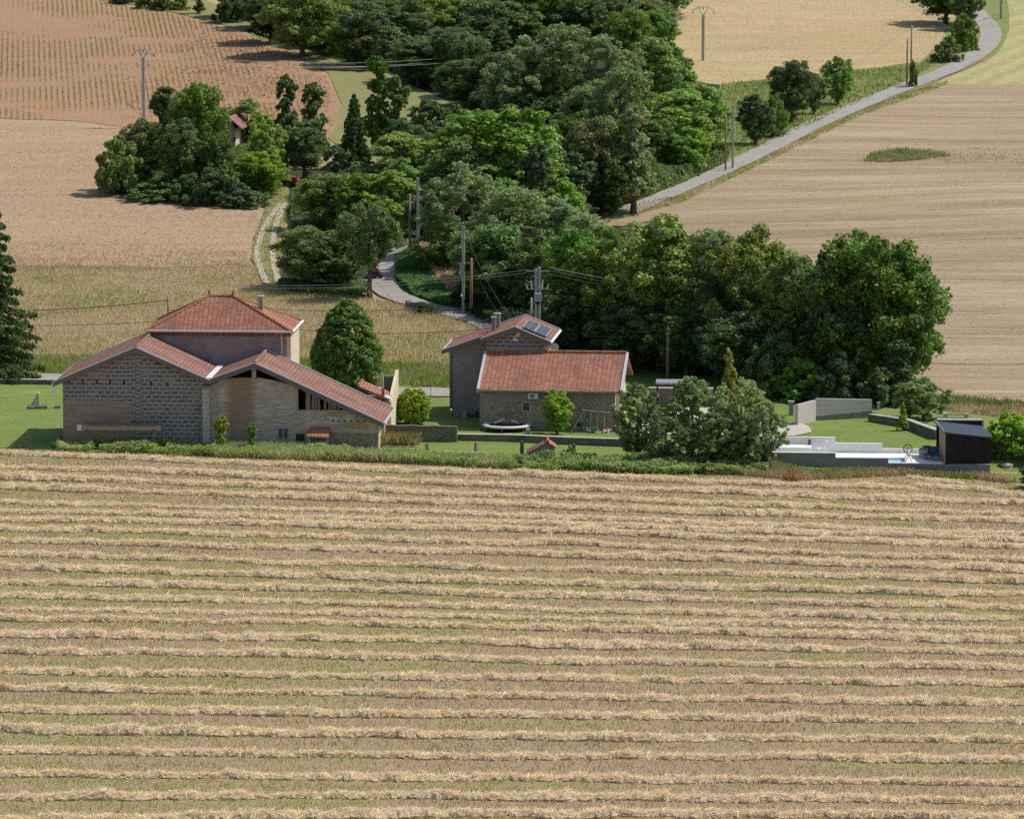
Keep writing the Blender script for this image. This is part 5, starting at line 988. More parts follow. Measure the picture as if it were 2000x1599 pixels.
MB().tube([(lx + .12, gd + gb - .07, eLh[1] - .3), (lx + .12, gd + gb - .07, -.3)], .05, 6).build('downpipe', M['fascia'], house2)
MB().tube([(eRh[0], gd - .2, eRh[1] - .1), (gx1 + .1, gd - .05, eRh[1] - .6), (gx1 + .05, gd - .05, eRh[1] - 1.0)], .06, 6).build('downpipe', M['cream'], house2)
# solar panels lying on the right slope
sd_ = Vector((eRh[0] - rH[0], 0, eRh[1] - rH[1])); SL = sd_.length; sd_.normalize(); sn = Vector((-sd_.z, 0, sd_.x)); sn = sn if sn.z > 0 else -sn
for k in range(2):
    a_ = .18 + k * .33; p0 = Vector((rH[0], gd + .3, rH[1])) + sd_ * SL * a_ + sn * .12; pn = empty('solar_panel', (0, 0, 0)); bpy.data.objects.remove(pn)
    fr_ = MB().prism([p0, p0 + sd_ * SL * .32, p0 + sd_ * SL * .32 + Vector((0, 4.0, 0)), p0 + Vector((0, 4.0, 0))], sn * .06).build('solar_panel', M['steel'], house2)
    p1 = p0 + sd_ * .05 + Vector((0, .05, 0)) + sn * .062; MB().prism([p1, p1 + sd_ * (SL * .32 - .1), p1 + sd_ * (SL * .32 - .1) + Vector((0, 3.9, 0)), p1 + Vector((0, 3.9, 0))], sn * .012).build('cells', M['solar'], fr_)
for px, pt, pb, w_, d, m_ in ((964.3, 618.5, 650, .13, gd + 3.2, M['render_grey']), (971.4, 611.5, 645, .2, gd + 4.6, M['render_mauve'])):
    x, z = H.L(px, pb, d); zt = H.Z(px, pt, d); c_ = MB().box(x - w_, x + w_, d - w_, d + w_, z - .5, zt - .08).build('chimney', m_, house2); MB().box(x - w_ - .05, x + w_ + .05, d - w_ - .05, d + w_ + .05, zt - .08, zt).build('cap', M['concrete'], c_)
x, z = H.L(1074, 678, gd + 2); MB().disc((0, 0, 0), .3, 20, .05).build('satellite_dish', M['concrete'], house2).matrix_local = Matrix.Translation((x + .35, gd + 2, z)) @ Matrix.Rotation(R(70), 4, 'X')
for k in range(7): x = lx + 1 + k * .45; MB().box(x, x + .3, gd + gb - .35, gd + gb - .05, -.2, random.uniform(.2, .6)).build('flower_pot', M['dark_wood'] if k % 3 else M['concrete'], house2, bevel=.04)

# --- garden walls, posts, hut
def hpx(a, b_): A = G(*b_); return at(a[0], a[1], A.y).z - A.z
wallrun('garden_wall', [(748, 863), (820, 863), (893, 864)], (hpx((750, 829), (750, 863)), hpx((890, 832), (890, 864))), .4, M['stone_dark'], 'old grey stone garden wall right of the barn, below the ball bush', cap=None)
wallrun('garden_wall', [(894, 861), (1000, 863), (1120, 869), (1250, 874)], (.42, .5), .4, M['stone_dark'], 'long low dark wall edging the lawn below the trampoline', cap=M['gravel'])
wallrun('edging_wall', [(770, 889), (850, 890), (948, 893)], (.22, .25), .25, M['stone_dark'], 'lowest kerb-like wall at the weeds below the fence posts', cap=M['concrete'])
bd = G(790, 872); bed = empty('planting_bed', bd, 0, 'raised bed of dry ornamental grass with pale kerb at the garden wall foot', 'planter')
MB().box(-1.5, 1.0, -.5, -.35, -.1, .14).build('kerb', M['cream'], bed)
n__ = 900; bx = rng.uniform(-1.4, .9, n__); by = rng.uniform(-.3, .6, n__); top = np.stack([rng.normal(0, .12, n__), rng.normal(-.03, .1, n__), rng.uniform(.2, .52, n__)], 1)
cc = np.array([(0.42, 0.31, 0.16), (0.3, 0.27, 0.1), (0.2, 0.24, 0.07)])[rng.integers(0, 3, n__)]
link('ornamental_grass', quads_mesh('ornamental_grass', np.stack([bx, by, 0 * bx], 1) + top, np.stack([np.full(n__, .03), 0 * bx, 0 * bx], 1), top, M['blade'], cc), bed)
PST = [(834, 867, 883, 'first weathered fence post below the garden wall, nearest the barn'), (930, 865, 884, 'second weathered fence post, alone on the lower lawn'), (1019.5, 862, 890, 'dark fence post just left of the tiled hut'), (1113, 870, 890, 'leaning grey post right of the tiled hut'), (1120.5, 868, 888, 'darker upright post beside the leaning grey one'), (1503, 896, 926, 'grey post at the field corner below the orchard trees'), (1800 + 150, 905, 913, 'tiny dark stake beside the white well cover')]
for px, pt, pb, lb in PST:
    o = G(px, pb); hz = at(px, pt, o.y).z - o.z; r_ = empty('fence_post', o, random.random(), lb, 'post', 'wooden posts at the field edge')
    s_ = .1 if hz > .5 else .04; MB().prism([(-s_, -s_, -.3), (s_, -s_, -.3), (s_ * .9, s_, -.3), (-s_, s_ * .9, -.3)], (random.uniform(-.05, .05), 0, hz + .3)).build('post', M['dark_wood'] if 'dark' in lb else M['grey_wood'], r_)
    MB().prism([(-s_ * .7, -s_ * .7, hz - .01), (s_ * .7, -s_ * .7, hz - .01), (s_ * .7, s_ * .7, hz - .01), (-s_ * .7, s_ * .7, hz - .01)], (0, 0, .05)).build('cap', M['grey_wood'], r_)
K = Fr(1055, 896, 0); hut = K.empty('tiled_hut', 'little overgrown hut with orange ridge tiles and a green hatch, in the weeds', 'hut')
ka, kr, kb = K.L(1028, 885, -.1), K.L(1070, 863, -.1), K.L(1086, 873, -.1)
wallp(MB(), [(ka[0] + .15, -.3), (ka[0] + .15, ka[1] - .05), (kr[0], kr[1] - .12), (kb[0] - .1, kb[1] - .1), (kb[0] - .1, -.3)], 0, 1.5).build('wall', M['concrete_dark'], hut)
slab_y(MB(), ka, kr, -.12, 1.7, .09).build('roof', M['tile_old'], hut); slab_y(MB(), kb, kr, -.12, 1.7, .09).build('roof', M['tile_orange'], hut); MB().tube([(kr[0], -.12, kr[1] + .03), (kr[0], 1.7, kr[1] + .03)], .1, 7).build('ridge_tiles', M['tile_orange'], hut)
x0, z0 = K.L(1061, 889); x1, z1 = K.L(1081, 881); MB().box(x0, x1, -.14, -.005, z0, z1).build('hatch', P('pale_green_paint', (0.36, 0.42, 0.17), .7), hut, bevel=.01); MB().box(x0, x1, -.02, .02, -.1, z0 - .02).build('opening', M['black'], hut)
k2 = Fr(1112, 893, 0); sr = k2.empty('tile_scrap', 'slanting scrap of tiled roof beside the leaning post', 'roof piece')
a_, c_ = k2.L(1103, 881), k2.L(1113, 889); MB().prism([(a_[0], 0, a_[1]), (c_[0], 0, c_[1]), (c_[0], 0, c_[1] - .1), (a_[0], 0, a_[1] - .1)], (0, .8, 0)).build('roof', M['tile_orange'], sr); MB().box(a_[0], c_[0], .2, .5, -.2, c_[1] - .1).build('support', M['dark_wood'], sr)

# --- trampoline, swing, toys
tp = G(990, 841); tr = empty('trampoline', tp, 0, 'round trampoline with white padded rim on the lawn before the low barn', 'trampoline'); trz = at(990, 829.5, tp.y).z - tp.z
rd = 48 / (F / tp.y); MB().ring((0, 0, trz), rd - .17, .2, 40, 8).build('rim_pad', M['white'], tr, smooth=True); MB().disc((0, 0, trz - .02), rd - .28, 36, .03).build('jumping_mat', M['black'], tr)
for k in range(6):
    a = k * math.pi / 3 + .3; x, y = (rd - .15) * math.cos(a), (rd - .15) * math.sin(a); MB().tube([(x, y, trz - .05), (x * 1.02, y * 1.02, -.1)], .035, 6).build('leg', M['steel'], tr)
cv = MB().tube([(-.9, .3, trz + .08), (-.4, .6, trz + .22), (.1, .8, trz + .34), (.5, .5, trz + .16), (.9, .2, trz + .06)], [.08, .12, .1, .12, .05], 7).build('folded_net', M['white'], tr, smooth=True)
st = G(1031, 846.5); s_ = empty('stone_block', st, .2, 'pale stone block standing under the right edge of the trampoline', 'stone'); MB().prism([(-.16, -.12, -.05), (.16, -.12, -.05), (.16, .12, -.05), (-.16, .12, -.05)], (0.02, 0, .42)).build('block', M['cream'], s_, bevel=.04)
mt = G(993, 851); s_ = empty('plastic_step', mt, 0, 'low dark grey step lying on the lawn below the trampoline', 'step'); MB().prism([(-.42, -.12, 0), (.42, -.12, 0), (.32, -.12, .16), (-.32, -.12, .16)], (0, .4, 0)).build('step', M['concrete_dark'], s_, bevel=.03)
for sx_ in (-.33, .33): MB().box(sx_ - .07, sx_ + .07, -.2, -.1, -.02, .05).build('foot', M['black'], s_)
S = Fr(1112, 848, 14); sw = S.empty('swing_set', 'grey wooden swing frame with hanging ropes against the low stone barn', 'swing')
sA, sB = S.L(1141, 801.5, .8), S.L(1195, 807, .8)
mb_ = MB().tube([(sA[0] - .15, .8, sA[1]), (sB[0] + .1, .8, sB[1])], .06, 7).build('crossbeam', M['grey_wood'], sw)
for xx, zz, e in ((sA[0], sA[1], -1), (sB[0], sB[1], 1)):
    for yy in (0.0, 1.7): MB().tube([(xx + .02 * e, .8, zz), (xx + (.95 if yy == 0 else .1) * e, yy - (.1 if yy == 0 else 0), -.2)], .045, 6).build('leg', M['grey_wood'], sw)
for px in (1153, 1166, 1180): x = S.X(px, .8); MB().tube([(x, .8, sA[1] - .05), (x + .02, .8, .35)], .015, 5).build('rope', M['gravel'], sw)
x0, x1 = S.X(1153, .8), S.X(1166, .8); MB().box(x0 - .05, x1 + .05, .65, .95, .3, .35).build('seat', M['black'], sw)
def toy_heap(px, py, label, cols, n, spread, seed):
    r = random.Random(seed); o = G(px, py); root = empty('toy_heap', o, 0, label, 'toys')
    for k in range(n):
        x, y, s_ = r.uniform(-spread, spread), r.uniform(-.3, .3), r.uniform(.08, .2); m_ = P('toy_plastic', cols[k % len(cols)], .5, var=.03)
        if k % 3 == 0: MB().tube([(x - s_, y, .06), (x + s_ * 1.5, y + .1, .12 + s_)], .05, 7).build('toy_bar', m_, root)
        elif k % 3 == 1: MB().box(x - s_, x + s_, y - s_, y + s_, 0, s_ * 1.2).build('toy_box', m_, root, bevel=.03)
        else: MB().tube([(x, y, 0), (x, y, .06), (x, y, .12 + s_)], [s_, s_ * 1.1, s_ * .3], 10).build('toy_tub', m_, root)
toy_heap(1156, 842, 'heap of white and orange toys on the lawn under the swing', [(.75, .72, .7), (.75, .7, .66), (.7, .35, .2), (.65, .6, .3)], 12, .55, 3)
toy_heap(1186, 846, 'small heap of pink toys beside the right leg of the swing', [(.6, .35, .4), (.5, .4, .42)], 7, .25, 5)
o = G(1131, 841); ea = empty('painting_easel', o, 0, 'small dark child easel with white legs behind the left swing leg', 'easel')
MB().prism([(-.2, 0, .35), (.25, 0, .35), (.25, .08, .8), (-.2, .08, .8)], (0, .03, 0)).build('board', M['black'], ea)
for x in (-.2, .25):
    for y in (-.15, .3): MB().tube([(x * 1.3, y, -.05), (x, .05, .45)], .02, 5).build('leg', M['white'], ea)
MB().tube([(.18, .0, .78), (.18, 0, .9)], [.06, .05], 8).build('clip', M['white'], ea)
o = G(881, 832); lp = empty('garden_lamp', o, 0, 'thin pole with a white ball lamp on the shaded lawn', 'lamp'); hz = at(881, 802, o.y).z - o.z; MB().tube([(0, 0, -.2), (0, 0, hz)], .015, 6).build('pole', M['steel'], lp); MB().tube([(0, 0, hz - .02), (0, 0, hz + .04), (0, 0, hz + .1), (0, 0, hz + .15)], [.03, .08, .08, .02], 10).build('globe', M['white'], lp)
o = G(841, 782); lp = empty('sign_post', o, 0, 'thin grey pole standing in front of the road between barn and house', 'post'); hz = at(841, 747, o.y).z - o.z; MB().tube([(0, 0, -.3), (0, 0, hz)], .025, 6).build('pole', M['steel'], lp); MB().box(-.05, .05, -.03, .03, hz - .05, hz + .02).build('cap', M['steel'], lp)

# --- yard between house and pool
Y1 = Fr(1275, 796, 3); tw = Y1.empty('terrace_wall', 'long greyish retaining wall at the back of the yard behind the orchard trees', 'wall')
MB().box(Y1.X(1268), Y1.X(1392), 0, .3, -.4, Y1.Z(1300, 759)).build('wall', block_mat('mauve_block', (.27, .24, .22), (.33, .29, .27), (.24, .21, .19), .5, .2, .012), tw); MB().box(Y1.X(1267), Y1.X(1393), -.05, .35, Y1.Z(1300, 759), Y1.Z(1300, 757)).build('coping', M['cream'], tw)
pg = Y1.empty('pergola', 'dark flat-roofed pergola on posts before the terrace wall', 'pergola')
zr = Y1.Z(1300, 747, -1.5); xa, xb = Y1.X(1281, -1.5), Y1.X(1352, -1.5)
MB().box(xa, xb, -2.4, -.3, zr - .12, zr + .1).build('roof', M['steel'], pg); MB().box(xa, xb, -2.46, -2.4, zr - .2, zr - .05).build('front_beam', M['black'], pg)
for x in (xa + .12, (xa + xb) / 2, xb - .1): MB().box(x - .06, x + .06, -2.35, -2.23, -.6, zr - .12).build('post', M['black'], pg)
o = G(1312, 800); fn = empty('garden_chair', o, .3, 'dark garden chair by the terrace wall under the pergola', 'chair'); MB().box(-.28, .28, -.28, .28, .4, .47).build('seat', M['black'], fn); MB().box(-.28, .28, .24, .3, .47, 1.0).build('backrest', M['concrete_dark'], fn)
for x in (-.24, .24):
    for y in (-.24, .24): MB().box(x - .03, x + .03, y - .03, y + .03, -.02, .4).build('leg', M['black'], fn)
o = G(1283, 833); sl2 = empty('slatted_bench', o, -.1, 'pale blue slatted bench half hidden by the leaning orchard tree', 'bench'); pb_ = P('pale_blue_paint', (.40, .45, .56), .6)
for k in range(9): MB().box(-1.1 + k * .25, -.95 + k * .25, 0, .04, .25, .85).build('slat', pb_, sl2)
MB().box(-1.15, 1.2, -.03, .0, .8, .88).build('top_rail', M['white'], sl2); MB().box(-1.15, 1.2, -.5, .0, .3, .38).build('seat', pb_, sl2)
for x in (-1.1, 1.1): MB().box(x - .05, x + .05, -.45, -.35, -.05, .3).build('leg', pb_, sl2)
o = G(1284, 852); bn = empty('garden_box', o, .1, 'green plastic garden box between the orchard trees', 'box'); gp_ = P('green_plastic', (.02, .17, .12), .5, var=.05)
MB().box(-.5, .5, -.35, .35, 0, .62).build('body', gp_, bn, bevel=.03); MB().box(-.53, .53, -.38, .38, .625, .7).build('lid', gp_, bn, bevel=.02)
o = G(1300, 852); cu = empty('cushion_stack', o, 0, 'red and white cushions heaped beside the green garden box', 'cushions'); rd_, = (P('red_cloth', (.5, .04, .07), .9),)
for k in range(5): MB().box(-.2 + (k % 2) * .06, .16 + (k % 2) * .07, -.15, .15, k * .13, k * .13 + .12).build('cushion', rd_ if k % 2 == 0 else M['white'], cu, bevel=.04)
o = G(1322, 838); dk = empty('wire_ball_planter', o, 0, 'round dark planter with pale rim in the yard behind the cushions', 'planter'); MB().tube([(0, 0, 0), (0, 0, .2), (0, 0, .45), (0, 0, .6)], [.25, .42, .45, .38], 16).build('bowl', M['black'], dk, smooth=True); MB().ring((0, 0, .62), .38, .05, 20, 6).build('rim', M['white'], dk)

# --- pool terrace
Q = Fr(1527, 893, 4.0, 360.8); pl = Q.empty('swimming_pool', 'swimming pool terrace with white stepped back wall and grey stepped retaining wall', 'pool'); zd = Q.Z(1790, 905.5); DD = 5.0
X = lambda px, d=0.0: Q.X(px, d, 900)
xs_ = [X(1500), X(1632), X(1735), X(1846), X(1934)]
MB().box(xs_[0], xs_[1], 0, .25, -2.2, Q.Z(1580, 885)).box(xs_[1] + .002, xs_[2], 0, .25, -2.2, Q.Z(1685, 895)).box(xs_[2] + .002, xs_[4], 0, .25, -2.2, zd).build('retaining_wall', M['concrete_dark'], pl)
for a_, c_, zz in ((xs_[0], xs_[1], Q.Z(1580, 885)), (xs_[1] + .03, xs_[2], Q.Z(1685, 895)), (xs_[2] + .03, X(1842), zd)): MB().box(a_, c_, -.03, .28, zz + .002, zz + .06).build('coping', M['pool_white'], pl)
px0, px1, py0, py1 = X(1640), X(1766, 1.5), .45, 2.75
MB().box(xs_[0], px0, .28, DD, zd - .3, zd).box(px1, xs_[4], .28, DD, zd - .3, zd).box(px0, px1, .28, py0, zd - .3, zd).box(px0, px1, py1, DD, zd - .3, zd).build('deck', M['pool_white'], pl)
MB().box(px0, px1, py0, py1, zd - 1.4, zd - 1.3).build('basin_floor', M['water'], pl); MB().box(px0 - .001, px1 + .001, py0 - .001, py1 + .001, zd - .5, zd - .14).build('water', M['water'], pl)
bw = MB(); zz = [Q.Z(1580, 853.5, DD), Q.Z(1676, 865.5, DD), Q.Z(1760, 876.5, DD)]; xx = [X(1510, DD), X(1631, DD), X(1723, DD), X(1803, DD), X(1832, DD)]
bw.prism([(xx[0], DD, -1.5), (xx[3], DD, -1.5), (xx[3], DD, zz[2]), (xx[2], DD, zz[2]), (xx[2], DD, zz[1]), (xx[1], DD, zz[1]), (xx[1], DD, zz[0]), (xx[0], DD, zz[0])], (0, .25, 0)).build('back_wall', M['pool_white'], pl)
MB().box(xx[3] + .002, xx[4], DD, DD + .25, -1.5, Q.Z(1815, 883, DD)).build('back_wall', M['pool_white'], pl)
MB().box(X(1515, 3.6), X(1584, 3.6), 3.2, 4.6, zd, Q.Z(1550, 872, 3.6)).build('white_bench', M['pool_white'], pl, bevel=.02)
o = Q.w(X(1581, 4.6), 4.5, zd); sh = empty('pool_shower', o, 0, 'short dark green pump column by the white pool wall', 'shower'); MB().tube([(0, 0, 0), (0, 0, .9)], .1, 8).build('column', P('dark_green', (.03, .09, .07), .5), sh); MB().tube([(0, 0, .9), (0, -.12, .95)], .06, 6).build('head', M['black'], sh)
o = Q.w(X(1603, 4.0), 3.9, zd); pc = empty('plastic_chair', o, R(-115), 'white plastic armchair on the pool terrace before the back wall', 'chair')
MB().prism([(-.25, -.25, .42), (.25, -.25, .42), (.23, .22, .38), (-.23, .22, .38)], (0, 0, .04)).build('seat', M['white'], pc)
for k in range(5): x = -.2 + k * .1; MB().beam((x, .22, .42), (x * 1.1, .42, .95), .05, .02).build('back_slat', M['white'], pc)
MB().beam((-.27, .42, .95), (.27, .42, .95), .07, .04).build('top_rail', M['white'], pc)
for x in (-.28, .28):
    MB().beam((x, -.2, .64), (x, .3, .66), .05, .03).build('armrest', M['white'], pc)
    for y in (-.24, .24): MB().tube([(x * .95, y, .62 if y < 0 else .5), (x * 1.05, y * 1.15, 0)], .025, 6).build('leg', M['white'], pc)
rl = Q.w(px1 + .3, 1.6, zd); ro = empty('cover_roller', rl, -Q.a, 'pool cover roller with round handwheel at the end of the water', 'roller')
MB().tube([(0, -1.1, .5), (0, 1.2, .5)], .09, 8).build('tube', M['concrete'], ro)
for y in (-1.15, 1.22):
    for e in (-.25, .25): MB().tube([(0, y, .5), (e, y, 0)], .03, 6).build('leg', M['steel'], ro)
wh = MB().ring((0, 0, 0), .3, .03, 20, 6).build('handwheel', M['dark_wood'], ro); wh.matrix_local = Matrix.Translation((-.05, 1.32, .62)) @ Matrix.Rotation(R(90), 4, 'X')
for k in range(3): sp_ = MB().tube([(-.3, 0, 0), (.3, 0, 0)], .015, 5).build('spoke', M['dark_wood'], wh); sp_.matrix_local = Matrix.Rotation(k * math.pi / 3, 4, 'Z')
for k, (px, d) in enumerate(((1812, 2.6), (1826, 2.2))):
    o = Q.w(X(px, d), d, zd); lg = empty('deck_lounger', o, -Q.a + .1, ('dark blue deck lounger nearest the pool, in the cabin shade', 'dark blue deck lounger against the tan cabin wall')[k], 'lounger', 'loungers in the cabin shade'); bl_ = P('blue_grey_canvas', (.05, .10, .15), .8)
    MB().box(-.3, .3, -.8, .3, .28, .33).build('seat', bl_, lg); MB().prism([(-.3, .3, .3), (.3, .3, .3), (.3, .8, .75), (-.3, .8, .75)], (0, .04, .03)).build('backrest', bl_, lg)
    for x in (-.28, .28):
        for y in (-.7, .3): MB().box(x - .02, x + .02, y - .02, y + .02, 0, .28).build('leg', M['steel'], lg)
o = Q.w(X(1803, 2.8), 2.8, zd); bx_ = empty('filter_box', o, -Q.a, 'grey box standing on the shaded deck between pool and loungers', 'box'); MB().box(-.3, .3, -.25, .25, 0, .6).build('body', M['concrete'], bx_, bevel=.02); MB().box(-.33, .33, -.28, .28, .602, .66).build('lid', M['concrete_dark'], bx_)

# --- black cabin
QC = Fr(1846.5, 907, -3.0, Q.w(X(1846.5), 0).y - .01)
cb_ = QC.empty('pool_cabin', 'black clad cabin with sloping dark roof and tan open side, at the pool end', 'cabin')
cx0, cx1 = 0.0, QC.X(1935, 0, 900); zl, zr_ = QC.Z(1846.5, 843.5), QC.Z(1935, 853.5); CD = 4.7
zc0 = .002; zbl, zbr = QC.Z(1828, 822.5, CD), QC.Z(1915, 832, CD)
wallp(MB(), [(cx0, zc0), (cx1, zc0), (cx1, zr_ - .12), (cx0, zl - .12)], -.02, .16).build('front_wall', M['clad'], cb_)
MB().prism([(cx1 - .15, .14, zc0), (cx1 - .15, CD, zc0), (cx1 - .15, CD, zbr - .15), (cx1 - .15, .14, zr_ - .15)], (.15, 0, 0)).build('right_wall', M['clad'], cb_)
MB().prism([(cx0 + .002, .142, zc0), (cx0 + .002, 3.3, zc0), (cx0 + .002, 3.3, zl + (zbl - zl) * 3.3 / CD - .14), (cx0 + .002, .142, zl - .14)], (.12, 0, 0)).build('left_wall', M['tanwood'], cb_)
MB().box(cx0 + .13, cx1 - .16, CD - .12, CD, zc0, min(zbl, zbr) - .16).build('rear_wall', M['clad'], cb_)
rfm = MB(); tpz = [(cx0 - .1, -.1, zl), (cx1 + .1, -.1, zr_), (cx1 + .1, CD + .1, zbr), (cx0 - .1, CD + .1, zbl)]; rfm.prism(tpz, (0, 0, -.1)).build('roof', M['slate'], cb_)
MB().beam((cx0 - .12, -.12, zl + .02), (cx0 - .12, CD + .12, zbl + .02), .08, .16).build('edge_trim', M['concrete_dark'], cb_)
MB().box(cx0 - .02, cx0 + .08, CD - .08, CD + .02, zc0, zbl - .1).build('corner_post', M['black'], cb_)
x = cx0 - .03; MB().box(x - .02, x + .02, .9, 1.5, zc0, zc0 + .5).build('locker', M['brown_wood'], cb_)
rw = Q.empty('rear_screen', 'dark low screen with pale coping just behind the black cabin roof', 'screen'); d = 7.2; xa, xb = Q.X(1832, d, 830), Q.X(1917, d, 830); zt = Q.Z(1875, 821.5, d)
MB().box(xa, xb, d, d + .15, -1, zt).build('panel', M['black'], rw); MB().box(xa - .05, xb + .05, d - .05, d + .6, zt, zt + .08).build('coping', M['concrete'], rw); MB().box(xb, xb + .14, d - .03, d + .3, -1, zt + .05).build('end_post', P('reddish_post', (.35, .2, .16), .8), rw)

# --- concrete walls, fence, well
W1 = Fr(1594, 822, 0); cwl = W1.empty('concrete_wall', 'tall board-marked concrete wall bending beside the lawn, its left leg sunlit', 'wall')
A0, A1, A2 = G(1546, 826), G(1594, 822.5), G(1703, 817); hA = at(1549, 787, A0.y).z, at(1594, 780, A1.y).z, at(1703, 782, A2.y).z
def wseg(p, r, z0_, z1_, name, mat, th=.25, dn=.5):
    d = (r - p); d.z = 0; n_ = Vector((-d.y, d.x, 0)).normalized() * th; f = lambda v, z: Vector((v.x, v.y, z)) - W1.o
    return MB().prism([f(p, p.z - dn), f(r, r.z - dn), f(r, z1_), f(p, z0_)], n_).build(name, mat, cwl)
wseg(A1 + Vector((-1.45, -2.6, 0)), A1, hA[1] - .05, hA[1] - .05, 'left_leg', M['board_wall']); wseg(A1 + Vector((.02, 0, 0)), A2, hA[1], hA[2], 'right_leg', M['board_wall'])
wseg(A1 + Vector((.02, -.04, 0)), A2 + Vector((0, -.04, 0)), A1.z + .38, A2.z + .55, 'footing', M['stone_dark'], .05)
wseg(A1 + Vector((.02, .0, hA[1] - A1.z)), A2 + Vector((0, 0, hA[2] - A2.z)), hA[1] + .06, hA[2] + .06, 'coping', M['concrete'], .3, -.003)
o = G(1545, 812); pr = empty('gate_pillar', o, 0, 'mauve stone gate pillar with cap left of the sunlit concrete wall', 'pillar'); hz = at(1545, 786, o.y).z - o.z; MB().box(-.16, .16, -.16, .16, -.3, hz).build('shaft', M['render_mauve'], pr); MB().box(-.22, .22, -.22, .22, hz, hz + .12).build('cap', M['concrete'], pr)
o = G(1716, 803); pr = empty('concrete_post', o, 0, 'squat concrete post right of the tall concrete wall', 'post'); hz = at(1716, 787, o.y).z - o.z; MB().box(-.1, .1, -.1, .1, -.3, hz).build('shaft', M['concrete'], pr); MB().box(-.13, .13, -.13, .13, hz, hz + .06).build('cap', M['concrete'], pr)
wallrun('field_stone_wall', [(1700, 823), (1740, 830), (1775, 836), (1800, 847), (1832, 860)], (.45, .65), .4, M['stone_dark'], 'curving dry stone wall below the bamboo-like bush', cap=M['concrete'], jag=.05)
fo = G(1866, 834); fe = empty('rail_fence', fo, 0, 'wooden rail fence with two square posts above the black cabin roof', 'fence')
for px in (1846.5, 1887): p = G(px, 834); hz = at(px, 809, p.y).z - p.z; p = p - fo; MB().box(p.x - .14, p.x + .14, p.y - .14, p.y + .14, p.z - .3, p.z + hz).build('post', M['concrete'], fe); MB().box(p.x - .18, p.x + .18, p.y - .18, p.y + .18, p.z + hz, p.z + hz + .07).build('cap', M['concrete'], fe)
for k in range(3):
    p, r = G(1829, 834) - fo, G(1887, 834) - fo; zz = .95 - k * .24; MB().beam((p.x, p.y, p.z + zz), (r.x, r.y, r.z + zz - .05), .05, .06).build('rail', M['grey_wood'], fe)
o = G(1968, 913); wl = empty('well_cover', o, 0, 'round white concrete well cover on the grass right of the cabin', 'well cover'); MB().tube([(0, 0, -.1), (0, 0, .2)], .38, 24).build('ring', M['concrete'], wl); MB().disc((0, 0, .2), .40, 24, .05).build('lid', M['white'], wl)

# ---------------------------------------------------------------- poles and wires
def pole(kind, px, pt, pb, label, r0=.16, r1=.1, grp='utility poles of the valley', arms=None):
    o = G(px, pb); hz = at(px, pt, o.y).z - o.z; nm = 'utility_pole'; root = empty(nm, o, 0, label, 'utility pole', grp); root['top'] = hz
    if kind == 'concrete':
        MB().prism([(-r0, -r0 * .75, -.4), (r0, -r0 * .75, -.4), (r0, r0 * .75, -.4), (-r0, r0 * .75, -.4)], (0, 0, hz + .4)).build('shaft', M['concrete'], root, bevel=.03)
        for z in (hz - .3, hz - 1.2): MB().box(-r0 - .05, r0 + .05, -r0 - .02, r0 + .02, z, z + .1).build('band', M['steel'], root)
    else:
        MB().tube([(0, 0, -.4), (.02, 0, hz * .5), (.03, 0, hz)], [r0, (r0 + r1) / 2, r1], 9).build('shaft', M[kind], root, smooth=True); MB().tube([(.03, 0, hz), (.03, 0, hz + .06)], [r1 * 1.15, r1 * .3], 8).build('cap', M['steel'], root)
        MB().beam((-.2, -.1, hz - .35), (.26, -.1, hz - .35), .05).build('bracket', M['steel'], root)
    return root, o + Vector((0, 0, hz))
def vhead(root, hz, w_, hh):                      # the folded steel head of a medium voltage pole
    r = MB().tube([(-w_, 0, hh * .55), (-w_ * .35, 0, hh), (w_ * .35, 0, hh), (w_, 0, hh * .55)], .05, 6); r.tube([(0, 0, -.1), (-w_ * .45, 0, hh * .9)], .045, 6); r.tube([(0, 0, -.1), (w_ * .45, 0, hh * .9)], .045, 6)
    c = r.build('steel_head', M['steel'], root); c.location = (0, 0, hz)
    for x, z in ((-w_, hh * .55), (0, hh), (w_, hh * .55)): i_ = MB().tube([(x, 0, z - .35), (x, 0, z - .2), (x, 0, z - .03)], [.03, .07, .03], 7).build('insulator', M['glass'], c)
p1, t1 = pole('concrete', 281, 113, 252, 'tall concrete pole with folded steel head beside the ruin trees', .17); vhead(p1, p1['top'], 1.1, .85)
p2, t2 = pole('concrete', 1373, 30, 120, 'concrete pole with folded steel head on the golden field edge', .17); vhead(p2, p2['top'], 1.25, .95)
p3, t3 = pole('concrete', 905, 441, 613, 'tallest concrete pole before the willows, with a small crossarm', .12)
MB().beam((-.5, 0, p3['top'] - 3.1), (.6, 0, p3['top'] - 3.1), .08).build('crossarm', M['steel'], p3); MB().tube([(-.14, -.1, 1.4), (-.14, -.1, 1.55), (-.14, -.1, 1.7)], [.03, .11, .03], 8).build('white_lamp', M['white'], p3); MB().box(-.3, -.1, -.15, .15, p3['top'] - 4.2, p3['top'] - 3.2).build('switch_box', M['steel'], p3)
p4, t4 = pole('brown_wood', 920, 506, 618, 'brown wooden pole right beside the tallest concrete pole', .13, .1)
p5, t5 = pole('concrete', 816, 347, 498, 'concrete pole at the upper lane before the bright locusts', .12)
p6, t6 = pole('brown_wood', 800, 380, 496, 'slim brown wooden pole left of the upper lane concrete pole', .11, .09)
p7, t7 = pole('concrete', 1431, 205, 331, 'pale concrete pole at the lane corner below the shrub clump', .12)
p8, t8 = pole('brown_wood', 1417, 226, 336, 'thin rusty-brown pole left of the pale lane corner pole', .09, .07)
p9, t9 = pole('grey_wood', 1779, 51, 168, 'taller pole of the pair beside the dead shrub on the lane', .12, .09)
